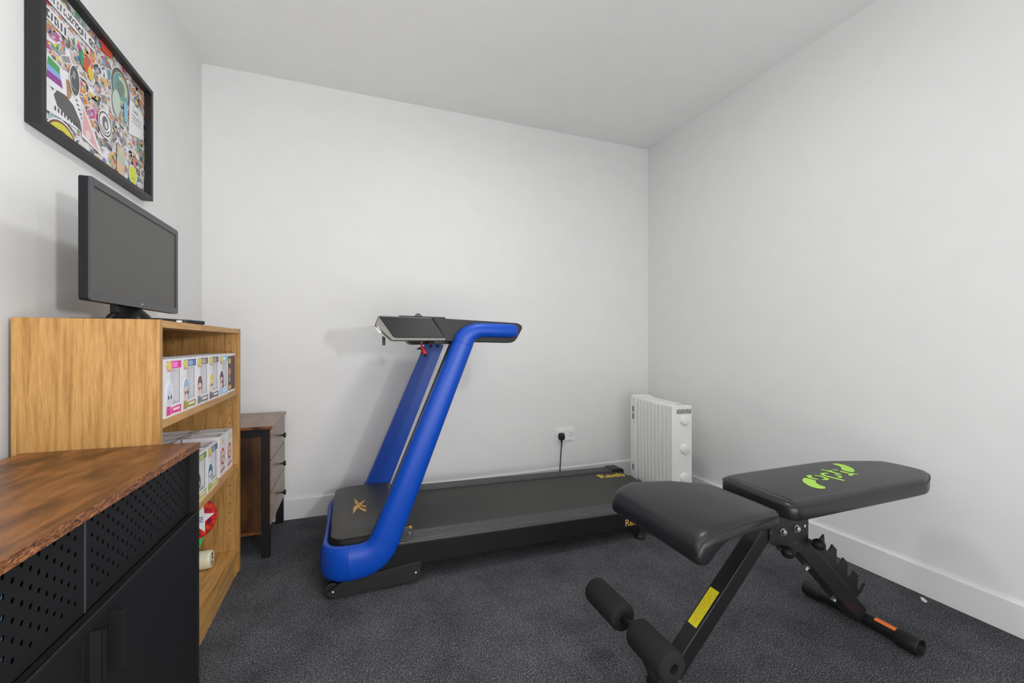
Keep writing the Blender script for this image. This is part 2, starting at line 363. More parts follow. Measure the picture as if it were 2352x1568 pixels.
specs = [('white figure box with a bright pink header, nearest on the top shelf', (.75, .04, .30), (.75, .03, .25), (.70, .76, .86), (.62, .66, .75), (.45, .45, .48), 0),
         ('white figure box printed with a blue-haired head and blue header, second on the top shelf', (.09, .16, .36), (.38, .30, .05), (.35, .50, .68), (.80, .58, .45), (.38, .40, .43), 1),
         ('white figure box printed with a brown-haired head and grey header, third on the top shelf', (.20, .17, .15), (.20, .20, .20), (.17, .08, .06), (.80, .58, .48), (.45, .43, .45), 0),
         ('white figure box printed with a yellow-haired head, fourth on the top shelf', (.16, .14, .15), (.15, .11, .16), (.75, .62, .14), (.82, .64, .52), (.50, .50, .50), 0),
         ('white figure box with a light blue header and dark-haired head, fifth on the top shelf', (.30, .50, .75), (.40, .60, .85), (.08, .05, .07), (.80, .60, .52), (.62, .55, .52), 1)]
for (lab, hd, ac, ha, sk, bg, st), y in zip(specs, (1.379, 1.5015, 1.6225, 1.7435, 1.8645)):
    b = figure_box(lab, hd, ac, ha, sk, bg, GT, st); b.location = (-0.468, y, 0.7965)
# brown side-on box at the far end of the top shelf
b = thing('figure_box', 'dark brown box with an orange print, farthest on the top shelf', 'box', (-0.47, 1.988, .7965), GT)
k = MB().m(M['card_white']).box(-.11, 0, 0, .115, 0, .158)
obj('carton', k, None, b, 0.0015, local=True)
k = MB().m(colm(.09, .045, .025)).box(0, .0006, .006, .108, .010, .148)
k.m(colm(.70, .55, .15)).prism([(.012, .118), (.042, .118), (.040, .138), (.014, .138)], .0006, .0010, 'x')
k.m(colm(.62, .27, .10)).prism([(.027 + .016 * math.cos(a * PI / 8), .085 + .016 * math.sin(a * PI / 8)) for a in range(16)], .0006, .0010, 'x')
k.m(colm(.68, .52, .40)).prism([(.020, .045), (.034, .045), (.030, .066), (.024, .066)], .0006, .0010, 'x')
k.m(colm(.65, .45, .10)).box(.0006, .001, .010, .05, .014, .030)
obj('artwork', k, None, b, local=True)
# second shelf
GS = 'white boxed figures on the middle shelf'
b = figure_box('white figure box with green and yellow header beside black cabinet, middle shelf front row', (.20, .30, .06), (.55, .48, .08), (.05, .05, .06), (.7, .6, .5), (.40, .42, .46), GS, 0)
b.location = (-.47, 1.612, .4785)
b = figure_box('white figure box printed with a blue cap over a pale face, middle shelf front row', (.10, .15, .20), (.50, .50, .06), (.07, .17, .30), (.78, .80, .82), (.55, .33, .28), GS, 0)
b.location = (-.47, 1.7375, .4785)
labs = [('white box standing sideways, its red head print half hidden behind the blue-capped box', -.480, 1.918),
        ('white box standing sideways with red print, against far side of the middle shelf', -.480, 2.016),
        ('white box in the back row against far end of middle shelf', -.605, 2.016),
        ('white box in the back row behind the half-hidden red print box', -.605, 1.918),
        ('white box in the back row behind the blue-capped box, middle shelf', -.605, 1.820)]
for i, (lab, x, y) in enumerate(labs):
    b = figure_box(lab, (.25, .18, .12), (.35, .12, .08), (.30, .12, .08), (.78, .62, .5), (.42, .34, .30), GS, 0, True)
    # turn it so the side artwork faces +X
    b.rotation_euler = (0, 0, PI / 2); b.location = (x - WB, y + DB, .4785)
    # local +x -> +y ; local +y -> -x : side at y=0 faces +x after rotation
    b.location = (x, y + DB, .4785)
# rosette
rs = thing('award_rosette', 'round red patterned rosette with a white star and green ribbon above the cream mug', 'decoration', (-.545, 1.905, .1145))
rs.rotation_euler = (0, 0, math.radians(-40))
c0 = Vector((-.545, 1.905, .332)); R0 = .073
m = M['red_print'] = mat('red_patterned_foil', (.6, .05, .03), 0.35)
v_ = tex(m, 'ShaderNodeTexVoronoi', 55); r_ = ramp(m, v_.outputs['Distance'], [(0.1, (.75, .12, .02)), (0.5, (.62, .02, .015)), (0.85, (.16, .015, .06))])
nodes(m)[1].new(r_.outputs[0], nodes(m)[2].inputs['Base Color'])
obj('disc', MB().lathe(c0 - Vector((.009, 0, 0)), (1, 0, 0), [(-.004, R0 - .012), (0, R0 - .002), (.006, R0), (.012, R0 - .002), (.015, R0 - .012), (.0155, 0.001)], 40), m, rs)
st = [(c0.y - .002 + (.058 if k % 2 == 0 else .025) * math.sin(k * PI / 5 + .25), c0.z + .004 + (.058 if k % 2 == 0 else .025) * math.cos(k * PI / 5 + .25)) for k in range(10)]
st2 = [(c0.y - .002 + (a - c0.y + .002) * 1.12, c0.z + .004 + (b - c0.z - .004) * 1.12) for a, b in st]
obj('star_border', MB().prism(st2, c0.x + .006, c0.x + .0075, 'x'), colm(.60, .05, .06), rs)
so = obj('star', MB().prism(st, c0.x + .0075, c0.x + .009, 'x'), M['card_white'], rs)
ik = MB().m(colm(.05, .06, .10))
ik.tube([(c0.x + .0095, c0.y - .028 + .008 * math.cos(a), c0.z - .010 + .009 * math.sin(a)) for a in [i * PI / 6 for i in range(10)]], .0012, 6)
for k in range(3): ik.box(c0.x + .009, c0.x + .0095, c0.y - .014 + k * .001, c0.y + .012, c0.z + .008 - k * .008, c0.z + .011 - k * .008)
obj('star_print', ik, None, so)
gr = MB()
gr.prism([(c0.y - .046, .128), (c0.y - .034, .130), (c0.y + .026, c0.z - .062), (c0.y + .010, c0.z - .070), (c0.y - .004, c0.z - .064), (c0.y - .020, c0.z - .060)], c0.x - .006, c0.x - .002, 'x')
gr.box(c0.x - .0055, c0.x - .0015, c0.y - .050, c0.y - .042, .1145, c0.z - .040)
obj('ribbon', gr, colm(.03, .55, .12), rs)
# cream mug lying on the bottom shelf
mg = thing('ceramic_mug', 'cream mug lying on its side on the bottom shelf, dark marks on its base', 'mug', (-.585, 1.978, .1145))
cz_ = .1145 + .0345; CRM = colm(.78, .74, .55)
obj('body', MB().lathe((-.650, 1.978, cz_), (1, 0, 0), [(.0, .0300), (.0, .0335), (.006, .0343), (.118, .0343), (.126, .0335), (.130, .031), (.1305, .001)], 36), CRM, mg)
ik = MB().m(colm(.06, .04, .03)); random.seed(3)
for k in range(13):
    a, r_ = random.uniform(-1, 1) * .010, (k / 12 - .5) * .044
    ik.prism([(1.978 + a - .005, cz_ + r_), (1.978 + a + .006, cz_ + r_ + random.uniform(-.003, .003)), (1.978 + a + .005, cz_ + r_ + .003), (1.978 + a - .004, cz_ + r_ + .002)], -.5195, -.5188, 'x')
obj('base_print', ik, None, mg)
obj('handle', MB().tube([(-.620 + .05 * (1 - math.cos(a)) / 2 * 1.6, 1.978 + .028 + .020 * math.sin(a), cz_) for a in [i * PI / 8 for i in range(9)]], .005, 10), CRM, mg)

# ------------------------------------------------------------------ monitor, remote
mo = thing('computer_monitor', 'black widescreen monitor, switched off, on top of the oak bookcase', 'monitor', (-.60, 1.553, BH))
mx, my0, my1, mz0, mz1 = -.580, 1.285, 1.821, 1.100, 1.394
bl, bb = .015, .021
cs = MB()
def rrect(y0, y1, z0, z1, r, n=5):
    p = []
    for cy, cz, a0 in ((y1 - r, z1 - r, 0), (y0 + r, z1 - r, PI / 2), (y0 + r, z0 + r, PI), (y1 - r, z0 + r, 3 * PI / 2)):
        for k in range(n): a = a0 + PI / 2 * k / (n - 1); p.append((cy + r * math.cos(a), cz + r * math.sin(a)))
    return p
cs.prism(rrect(my0, my1, mz0, mz1, .008), mx - .022, mx - .004, 'x')
cs.ring([[(mx - .022, y, z) for y, z in rrect(my0 + .03, my1 - .03, mz0 + .02, mz1 - .03, .01)], [(mx - .038, y, z) for y, z in rrect(my0 + .10, my1 - .10, mz0 + .05, mz1 - .07, .01)]])
obj('case', cs, M['bezel_side'], mo)
# bezel as a ring
o_ = rrect(my0, my1, mz0, mz1, .008); i_ = rrect(my0 + bl, my1 - bl, mz0 + bb, mz1 - bl - .004, .0005)
n = len(o_)
bz = MB(); bz.ring([[(mx - .004, y, z) for y, z in o_], [(mx - .0008, y, z) for y, z in o_], [(mx, mx and y + (.0008 if y < 1.55 else -.0008), z + (.0008 if z < 1.25 else -.0008)) for y, z in o_], [(mx - .0005, y, z) for y, z in i_], [(mx - .004, y, z) for y, z in i_]], cap=False)
obj('bezel', bz, M['bezel'], mo, label='dark grey bezel')
obj('screen', bx(mx - .0046, mx - .0036, my0 + bl - .001, my1 - bl + .001, mz0 + bb - .001, mz1 - bl - .003), M['screen'], mo)
obj('maker_mark', MB().prism([(1.541, 1.1135), (1.547, 1.1085), (1.549, 1.1105), (1.551, 1.1085), (1.553, 1.1135), (1.549, 1.1125)], mx - .0002, mx + .0004, 'x'), colm(.55, .60, .58), mo)
sd = MB().lathe((-.615, 1.553, BH), (0, 0, 1), [(0, .085), (.004, .085), (.008, .078), (.010, .03)], 36)
obj('stand_base', sd, M['bezel_side'], mo)
obj('stand_neck', MB().lathe((-.612, 1.553, BH + .008), (0, 0, 1), [(0, .052), (.012, .047), (.026, .034), (.040, .018), (.070, .014)], 32), M['gloss_black'], mo, smooth=50)
pg = obj('video_plug', bx(-.618, -.600, 1.458, 1.476, 1.079, 1.104), M['bezel_side'], mo, .003)
obj('cable', MB().tube([(-.609, 1.467, 1.08), (-.614, 1.462, 1.070), (-.62, 1.458, 1.0635), (-.66, 1.45, 1.0625), (-.70, 1.46, 1.0625)], .003, 8), M['blackcord'], mo)
rm = thing('remote_control', 'slim black remote control lying on the bookcase beside the monitor foot', 'remote', (-.48, 1.60, BH))
r_ = MB()
q0 = Vector((-.535, 1.50, BH)); q1 = Vector((-.472, 1.668, BH)); d = (q1 - q0).normalized(); s_ = Vector((-d.y, d.x, 0))
obj('body', MB().add([tuple(p) for p in [q0 - s_ * .018, q1 - s_ * .018, q1 + s_ * .022, q0 + s_ * .022]] + [tuple(p + Vector((0, 0, .012))) for p in [q0 - s_ * .018, q1 - s_ * .018, q1 + s_ * .022, q0 + s_ * .022]], [(0, 3, 2, 1), (4, 5, 6, 7), (0, 1, 5, 4), (1, 2, 6, 5), (2, 3, 7, 6), (3, 0, 4, 7)]), M['black_plastic'], rm, .004, 3)
for j, cc in enumerate([(.6, .05, .04)] + [(.10, .10, .10)] * 8):
    p = q1 - d * (.016 + .017 * (j // 3 + (1 if j else 0))) + s_ * (.002 + (.011 * ((j % 3) - 1) if j else .008))
    obj('button', MB().cyl(p + Vector((0, 0, .0118)), p + Vector((0, 0, .0135)), .0035, 12), colm(*cc), rm, label='red power button' if j == 0 else None)
p = thing('memory_stick', 'tiny silver memory stick beside the black remote on the bookcase', 'usb stick', (-.475, 1.53, BH))
obj('plug', bx(-.482, -.470, 1.500, 1.512, BH, BH + .006), M['chrome'], p)
obj('casing', bx(-.484, -.468, 1.512, 1.545, BH, BH + .008), M['black_plastic'], p, .002)

# ------------------------------------------------------------------ sticker poster
pf = thing('framed_sticker_poster', 'black framed collage of colourful stickers on the left wall', 'framed picture', (-.752, 1.70, 1.75))
fx, fy0, fy1, fz0, fz1 = -.720, 1.391, 2.0137, 1.5405, 1.963
fw = .016
fr = MB()
for a, b in ((fy0, fy0 + fw), (fy1 - fw, fy1)): fr.box(-.754, fx, a, b, fz0, fz1)
for a, b in ((fz0, fz0 + fw), (fz1 - fw, fz1)): fr.box(-.754, fx, fy0 + fw, fy1 - fw, a, b)
obj('frame', fr, M['frame'], pf, .0012)
fr = MB().m(M['card_white']).box(-.752, -.744, fy0 + fw, fy1 - fw, fz0 + fw, fz1 - fw)
random.seed(21)
y0, y1, z0, z1 = fy0 + fw, fy1 - fw, fz0 + fw, fz1 - fw
pal = [(.10, .10, .10), (.06, .06, .07), (.18, .17, .16), (.55, .10, .06), (.65, .25, .08), (.70, .45, .08), (.10, .30, .40), (.20, .45, .60), (.55, .30, .35), (.60, .45, .40), (.35, .35, .35), (.70, .60, .50), (.12, .35, .18), (.50, .08, .30), (.72, .62, .12), (.30, .20, .45), (.65, .63, .62), (.45, .25, .15), (.65, .40, .38), (.25, .22, .2)]
def blob(cy, cz, ry, rz, kind, rot, n=14, grow=0):
    pts = []
    ry += grow; rz += grow
    if kind == 'rect': base = [(-ry, -rz), (ry, -rz), (ry, rz), (-ry, rz)]
    elif kind == 'oval': base = [(ry * math.cos(2 * PI * k / 16), rz * math.sin(2 * PI * k / 16)) for k in range(16)]
    elif kind == 'tri': base = [(-ry, -rz), (ry, -rz), (0, rz)]
    else:
        rr = random.Random(int(cy * 99991 + cz * 7919)); base = []
        for k in range(n):
            w_ = 1 if k % 2 else rr.uniform(.68, .95); base.append((ry * w_ * math.cos(2 * PI * k / n), rz * w_ * math.sin(2 * PI * k / n)))
    for a, b in base:
        A = cy + a * math.cos(rot) - b * math.sin(rot); B_ = cz + a * math.sin(rot) + b * math.cos(rot)
        pts.append((min(max(A, y0), y1), min(max(B_, z0), z1)))
    return pts
spots = []
ny, nz = 18, 13
for i in range(ny):
    for j in range(nz):
        spots.append((y0 + (i + .5 + random.uniform(-.35, .35)) * (y1 - y0) / ny, z0 + (j + .5 + random.uniform(-.35, .35)) * (z1 - z0) / nz))
random.shuffle(spots)
for k, (cy, cz) in enumerate(spots):
    xk = -.7438 + (k % 13) * .00016
    kind = random.choice(['oval', 'blob', 'blob', 'rect', 'blob', 'tri']); ry = random.uniform(.014, .030); rz = random.uniform(.013, .028); rot = random.uniform(-.6, .6)
    if kind == 'rect': rz *= .55
    fr.m(M['card_white']).poly(blob(cy, cz, ry, rz, kind, rot, grow=.0022), 'x', xk)
    c1 = random.choice(pal + [(.66, .65, .64)] * 9 + [(.12, .12, .12), (.3, .29, .28)] * 3); fr.m(colm(*c1)).poly(blob(cy, cz, ry, rz, kind, rot), 'x', xk + .00004)
    for q in range(random.randint(4, 9)):
        c2 = random.choice(pal); dy, dz = random.uniform(-.5, .5) * ry, random.uniform(-.5, .5) * rz
        fr.m(colm(*c2)).poly(blob(cy + dy, cz + dz, ry * random.uniform(.12, .42), rz * random.uniform(.10, .40), random.choice(['oval', 'rect', 'blob']), rot + random.uniform(-.5, .5), 8), 'x', xk + .00006 + q * .00001)
FC = [0]
def feat(shapes):
    for c_, pts in shapes:
        i = FC[0] = FC[0] + 1
        fr.m(c_ if not isinstance(c_, tuple) else colm(*c_)).poly([(min(max(a, y0), y1), min(max(b, z0), z1)) for a, b in pts], 'x', -.7415 + i * .00003)
def ell(cy, cz, ry, rz, n=28): return [(cy + ry * math.cos(2 * PI * k / n), cz + rz * math.sin(2 * PI * k / n)) for k in range(n)]
def ang(cy, cz, r, a0, a1, n=10, th=.003):
    o = [(cy + r * math.cos(a0 + (a1 - a0) * k / n), cz + r * math.sin(a0 + (a1 - a0) * k / n)) for k in range(n + 1)]
    return o + [(cy + (r - th) * math.cos(a1 + (a0 - a1) * k / n), cz + (r - th) * math.sin(a1 + (a0 - a1) * k / n)) for k in range(n + 1)]
CW = M['card_white']
# round teal badge
feat([(CW, ell(1.822, 1.862, .066, .068)), ((.13, .13, .13), ell(1.822, 1.862, .062, .065)), ((.52, .45, .28), ell(1.822, 1.862, .050, .053)), ((.13, .34, .33), ell(1.822, 1.862, .047, .050)),
      ((.66, .64, .30), ang(1.828, 1.868, .036, -.6, 2.2, 12, .012)), ((.18, .22, .18), ell(1.816, 1.860, .022, .026)), ((.60, .58, .28), ang(1.826, 1.838, .022, 3.2, 5.8, 10, .008))])
# black figure in front of lettering strip
feat([(CW, [(1.44, 1.60), (1.62, 1.615), (1.60, 1.70), (1.545, 1.752), (1.475, 1.735), (1.44, 1.68)]), ((.42, .24, .13), ell(1.535, 1.702, .017, .026)), ((.10, .10, .10), [(1.475, 1.655), (1.495, 1.682), (1.53, 1.678), (1.56, 1.67), (1.592, 1.640), (1.60, 1.612), (1.49, 1.632)])])
for k in range(8): feat([((.06, .06, .06), [(1.478 + k * .0135, 1.616 + (k % 2) * .001), (1.485 + k * .0135, 1.616), (1.485 + k * .0135, 1.628), (1.478 + k * .0135, 1.628)])])
for k in range(7): feat([((.06, .06, .06), [(1.462 + k * .0075, 1.668 + k * .010), (1.474 + k * .0075, 1.664 + k * .010), (1.475 + k * .0075, 1.669 + k * .010), (1.463 + k * .0075, 1.673 + k * .010)])])
for k in range(7): feat([((.06, .06, .06), [(1.562 + k * .0065, 1.70 - k * .010), (1.572 + k * .0065, 1.70 - k * .010), (1.572 + k * .0065, 1.704 - k * .010), (1.562 + k * .0065, 1.704 - k * .010)])])
# rainbow strip, pink triangle, yellow arc, sad face, white lettering sheet, black and white ring
feat([(CW, [(1.438, 1.665), (1.530, 1.680), (1.522, 1.742), (1.445, 1.750)]), ((.06, .35, .12), [(1.448, 1.722), (1.500, 1.722), (1.498, 1.740), (1.452, 1.744)]), ((.25, .42, .75), [(1.447, 1.706), (1.505, 1.708), (1.500, 1.722), (1.448, 1.722)]), ((.28, .05, .28), [(1.446, 1.686), (1.512, 1.690), (1.505, 1.708), (1.447, 1.706)])])
feat([(CW, [(1.597, 1.60), (1.715, 1.585), (1.60, 1.700)]), ((.72, .40, .40), [(1.602, 1.61), (1.690, 1.592), (1.604, 1.688)]), ((.78, .62, .66), ell(1.63, 1.618, .014, .014))])
feat([(CW, ang(1.51, 1.520, .082, .75, 2.45, 12, .036)), ((.20, .07, .04), ang(1.51, 1.520, .078, .8, 2.4, 12, .028)), ((.62, .60, .05), ang(1.51, 1.520, .072, .85, 2.35, 12, .018))])
feat([(CW, ell(1.904, 1.600, .031, .035)), ((.68, .72, .06), ell(1.904, 1.600, .028, .032)), ((.20, .20, .04), ang(1.904, 1.578, .012, .4, 2.7, 8, .0022)), ((.25, .25, .05), [(1.888, 1.612), (1.896, 1.612), (1.896, 1.6135), (1.888, 1.6135)]), ((.25, .25, .05), [(1.910, 1.612), (1.918, 1.612), (1.918, 1.6135), (1.910, 1.6135)])])
feat([(CW, [(1.872, 1.735), (1.985, 1.760), (1.985, 1.850), (1.880, 1.865)])] + [((.16, .15, .15), [(1.895, 1.79 + k * .011), (1.965, 1.793 + k * .011), (1.965, 1.7955 + k * .011), (1.895, 1.7925 + k * .011)]) for k in range(3)] + [((.3, .3, .3), ang(1.925, 1.832, .024, 0, 2 * PI - .01, 20, .002)), ((.35, .35, .35), [(1.91, 1.828), (1.94, 1.828), (1.94, 1.838), (1.91, 1.838)])])
feat([(CW, ell(1.722, 1.695, .042, .044)), ((.10, .10, .10), ang(1.722, 1.695, .038, 0, 2 * PI - .01, 26, .005)), ((.14, .14, .14), ell(1.722, 1.698, .018, .022)), ((.65, .64, .62), ell(1.726, 1.694, .008, .012)), ((.15, .15, .15), ang(1.722, 1.695, .028, 3.6, 5.8, 12, .004))])
feat([((.26, .50, .66), [(1.842, 1.765), (1.862, 1.765), (1.868, 1.83), (1.838, 1.835)]), ((.52, .62, .56), ell(1.79, 1.80, .026, .042)), ((.62, .08, .04), [(1.70, 1.92), (1.76, 1.925), (1.765, 1.947), (1.69, 1.947)]), ((.55, .10, .38), ell(1.412, 1.818, .020, .022))])
feat([(CW, ell(1.563, 1.742, .026, .045)), ((.09, .09, .085), ell(1.563, 1.742, .022, .041)), ((.4, .39, .37), ang(1.563, 1.735, .020, 2, 5, 10, .003)), ((.3, .3, .28), ell(1.560, 1.757, .007, .012))])
feat([((.60, .10, .03), ell(1.618, 1.820, .018, .020)), ((.75, .52, .05), ell(1.640, 1.808, .014, .020)), ((.05, .30, .16), ell(1.597, 1.83, .010, .024)), ((.70, .50, .30), [(1.79, 1.575), (1.835, 1.565), (1.85, 1.64), (1.795, 1.67)]), ((.42, .55, .50), [(1.793, 1.618), (1.845, 1.605), (1.847, 1.628), (1.795, 1.645)])])
feat([(CW, [(1.44, 1.885), (1.66, 1.885), (1.66, 1.92), (1.44, 1.92)]), (CW, [(1.42, 1.835), (1.53, 1.835), (1.53, 1.87), (1.42, 1.87)])])
rq = random.Random(4)
def letters(ya, yb, za, h, g):
    y = ya
    while y < yb:
        w_ = rq.uniform(.006, .013); sh_ = rq.uniform(-.003, .003); z = za + rq.uniform(-.002, .002); q = rq.random()
        if q < .4: feat([(g, [(y, z), (y + w_ * .5, z), (y + w_ * .5 + sh_, z + h), (y + sh_, z + h)])])
        elif q < .75: feat([(g, ang(y + w_ / 2, z + h / 2, h / 2, rq.uniform(0, 6), rq.uniform(7, 11), 10, h * .22))])
        else: feat([(g, [(y, z), (y + w_ * .35, z), (y + w_ * .35, z + h), (y, z + h)]), (g, [(y, z + h * .75), (y + w_ * .9, z + h * .75), (y + w_ * .9, z + h), (y, z + h)]), (g, [(y, z), (y + w_ * .9, z), (y + w_ * .9, z + h * .25), (y, z + h * .25)])])
        y += w_ + .004
letters(1.448, 1.655, 1.892, .019, (.13, .13, .13)); letters(1.428, 1.525, 1.842, .021, (.09, .08, .08))
letters(1.75, 1.86, 1.715, .008, (.2, .2, .2))
obj('sticker_collage', fr, None, pf, smooth=0)

# ------------------------------------------------------------------ black perforated cabinet (local frame, front face on x=0)
cb = thing('sideboard_cabinet', 'black metal sideboard with perforated panels and rustic brown wooden top, lower left', 'cabinet', (-.367, 1.299, 0), rz=math.radians(-1.5))
CL, CD = .875, .345
def lo(name, mb, mt, par, **k): return obj(name, mb, mt, par, local=True, **k)
tp = lo('tabletop', bx(-CD, -.0006, -CL, 0, .729, .745), M['rustic'], cb, bevel=.0008, seg=1, label='rustic brown wooden top')
lo('edge_band', bx(-.0006, 0.0006, -CL, 0, .7293, .7446), M['rustic_edge'], tp)
for y in (-.015, -CL + .003):
    lo('side_panel', bx(-CD + .01, -.001, y, y + .012, .02, .729), M['black_metal'], cb, bevel=.001, seg=1)
lo('back_panel', bx(-CD + .008, -CD + .010, -CL + .003, -.003, .02, .729), M['black_metal'], cb)
lo('bottom_panel', bx(-CD + .01, -.02, -CL + .015, -.015, .02, .035), M['black_metal'], cb)
lo('inner_shelf', bx(-CD + .01, -.022, -CL + .015, -.015, .557, .567), M['black_metal'], cb)
for x in (-.03, -CD + .03):
    for y in (-.03, -CL + .03): lo('foot', MB().cyl((x, y, 0), (x, y, .022), .014, 16), M['black_plastic'], cb)
def perf(ya, yb, za, zb, x, th, py, pz, y_start, z_start, r):
    """sheet with real round holes on a staggered grid"""
    m_ = MB(); n = 10
    hy, hz = py / 2, pz / 2
    def rectf(a, b, c, d):
        if b - a > 1e-6 and d - c > 1e-6: m_.add([(x, a, c), (x, b, c), (x, b, d), (x, a, d)], [(0, 1, 2, 3)])
    ny_ = int((yb - ya - .012) / hy); nz_ = int((zb - za - .012) / hz)
    oy = yb - .018 - ny_ * hy + hy * 0; oz = za + ((zb - za) - nz_ * hz) / 2
    oy = (ya + yb) / 2 - ny_ * hy / 2
    rectf(ya, yb, za, oz); rectf(ya, yb, oz + nz_ * hz, zb); rectf(ya, oy, oz, oz + nz_ * hz); rectf(oy + ny_ * hy, yb, oz, oz + nz_ * hz)
    for i in range(ny_):
        for j in range(nz_):
            a, b, c, d = oy + i * hy, oy + (i + 1) * hy, oz + j * hz, oz + (j + 1) * hz
            if (i + j) % 2 or j < 1 or j >= nz_ - 0: rectf(a, b, c, d); continue
            cy, cz = (a + b) / 2, (c + d) / 2
            circ = [(cy + r * math.cos(-.75 * PI + 2 * PI * k / 12), cz + r * math.sin(-.75 * PI + 2 * PI * k / 12)) for k in range(12)]
            cr = [(a, c), (b, c), (b, d), (a, d)]
            v = [(x, *p) for p in cr] + [(x, *p) for p in circ] + [(x - th, *p) for p in circ]
            f = []
            for s_ in range(4):
                f.append([s_, (s_ + 1) % 4] + [4 + (3 * (s_ + 1) - q) % 12 for q in range(4)])
            for q in range(12): f.append((4 + q, 4 + (q + 1) % 12, 16 + (q + 1) % 12, 16 + q))
            m_.add(v, f)
    return m_
for ya, yb in ((-.4355, -.0155), (-CL + .0155, -.4385)):
    lo('perforated_panel', perf(ya, yb, .574, .7275, -.018, .0015, .0305, .0252, 0, 0, .0040), M['black_metal'], cb, smooth=0)
lo('divider_strip', bx(-.022, -.0165, -.4385, -.4355, .574, .7275), M['bezel'], cb)
lo('front_rail', MB().prism([(-.020, .560), (-.002, .560), (0, .562), (0, .5725), (-.003, .5745), (-.0045, .5705), (-.020, .5705)], -CL + .0155, -.0155, 'y'), M['black_metal'], cb, bevel=.0006, seg=1)
for s_, (ya, yb) in enumerate(((-.4365, -.0165), (-CL + .0165, -.4395))):
    d = lo('door', bx(-.014, -.004, ya, yb, .036, .5575), M['black_metal'], cb, bevel=.0012, seg=1)
    hy = -.402 if s_ == 0 else -.455
    q = 1 if s_ == 0 else -1
    y_in = hy - q * .0; 
    hm = MB()
    # bent-sheet pull: foot on the door, wall standing off it, lip turned back to the seam
    hm.box(-.004, -.0025, min(hy, hy + q * .018), max(hy, hy + q * .018), .455, .552)
    hm.box(-.004, .0185, hy - .0008, hy + .0008, .455, .552)
    hm.box(.017, .0185, min(hy, hy + q * .008), max(hy, hy + q * .008), .455, .552)
    h = lo('handle', hm, M['black_metal'], d, bevel=.0004, seg=1)
bb_ = thing('storage_box', 'light blue box seen through the cabinet perforations at lower left', 'box', (-.367, 1.299, .567))
bb_.rotation_euler = (0, 0, math.radians(-1.5))
k = MB().box(-.30, -.0245, -.80, -.585, .002, .125).box(-.302, -.0235, -.804, -.581, .125, .132)
lo('body', k, M['blue_box'], bb_, bevel=.002)

# ------------------------------------------------------------------ small chest of drawers
ch = thing('chest_of_drawers', 'small rustic three-drawer chest on black legs between bookcase and treadmill', 'chest of drawers', (-.545, 2.46, 0))
hx0, hx1, hy0, hy1, hh = -.735, -.352, 2.237, 2.682, .612
obj('top_panel', bx(hx0, hx1, hy0, hy1, hh - .014, hh), M['rustic_pale'], ch, .001, 1)
obj('top_edge', bx(hx0, hx1, hy0 - .0006, hy0, hh - .013, hh - .001), M['rustic'], ch)
for x0 in (hx0 + .01, -.397):
    for y0_ in (hy0 + .008, hy1 - .036):
        obj('leg', bx(x0, x0 + .034, y0_, y0_ + .026, 0, hh - .014), M['black_metal'], ch, .0015, 1)
obj('side_panel', bx(hx0 + .044, -.397, hy0 + .014, hy0 + .024, .125, hh - .03), M['rustic_x'], ch)
obj('side_rail', bx(hx0 + .044, -.397, hy0 + .010, hy0 + .024, hh - .05, hh - .014), M['black_metal'], ch)
obj('side_rail', bx(hx0 + .044, -.397, hy0 + .012, hy0 + .024, .112, .125), M['rustic'], ch, label='brown lower side rail')
obj('side_panel', bx(hx0 + .044, -.397, hy1 - .024, hy1 - .014, .125, hh - .014), M['rustic_x'], ch)
obj('body', bx(hx0 + .012, -.375, hy0 + .034, hy1 - .036, .13, hh - .014), M['rustic_x'], ch)
for z0_, z1_ in ((.452, .594), (.302, .448), (.150, .298)):
    d = obj('drawer', bx(-.375, -.3585, hy0 + .010, hy1 - .010, z0_, z1_), M['rustic_pale'], ch, .0012, 1)
    zc, yc = (z0_ + z1_) / 2 - .008, 2.50
    obj('knob', MB().lathe((-.3585, yc, zc), (1, 0, 0), [(0, .0055), (.006, .0045), (.013, .0045), (.018, .009), (.022, .0135), (.027, .0135), (.029, .009), (.0292, .0005)], 20), M['brass'], d)

# ------------------------------------------------------------------ double socket with plug
so_ = thing('wall_socket', 'white double wall socket on the back wall above the treadmill', 'socket', (1.408, YB, .345))
pl = obj('face_plate', MB().prism([(1.334, .302), (1.482, .302), (1.482, .388), (1.334, .388)], YB - .009, YB, 'y'), M['white_plastic'], so_, .003)
for x in (1.398, 1.432): obj('switch', MB().prism([(x - .006, .360), (x + .006, .360), (x + .006, .380), (x - .006, .380)], YB - .0125, YB - .008, 'y'), M['white_plastic'], so_, .001)
sl = MB().box(1.452, 1.4565, YB - .0095, YB - .0088, .352, .3605).box(1.440, 1.4465, YB - .0095, YB - .0088, .333, .3375).box(1.461, 1.4675, YB - .0095, YB - .0088, .333, .3375)
for x in (1.341, 1.475): sl.cyl((x, YB - .0098, .345), (x, YB - .0088, .345), .002, 10)
obj('pin_slots', sl, M['slot'], so_)
pg = thing('power_plug', 'black power plug and lead in the left half of the wall socket', 'plug', (1.374, YB - .01, .335))
pb = [(1.352, .322), (1.362, .312), (1.387, .312), (1.397, .322), (1.398, .345), (1.389, .362), (1.360, .362), (1.351, .345)]
obj('plug_body', MB().ring([[(x, YB - .0095, z) for x, z in pb], [(x, YB - .028, z) for x, z in pb], [(1.3745 + (x - 1.3745) * .72, YB - .040, .337 + (z - .337) * .72) for x, z in pb]]), M['blackcord'], pg, .003)
obj('cord', MB().tube([(1.374, YB - .024, .314), (1.374, YB - .024, .29), (1.371, YB - .020, .24), (1.367, YB - .020, .18), (1.363, YB - .020, .12), (1.360, YB - .022, .06), (1.357, YB - .028, .012), (1.330, YB - .05, .006), (1.25, YB - .055, .006)], [.0065, .0045] + [.0035] * 7, 10), M['blackcord'], pg)

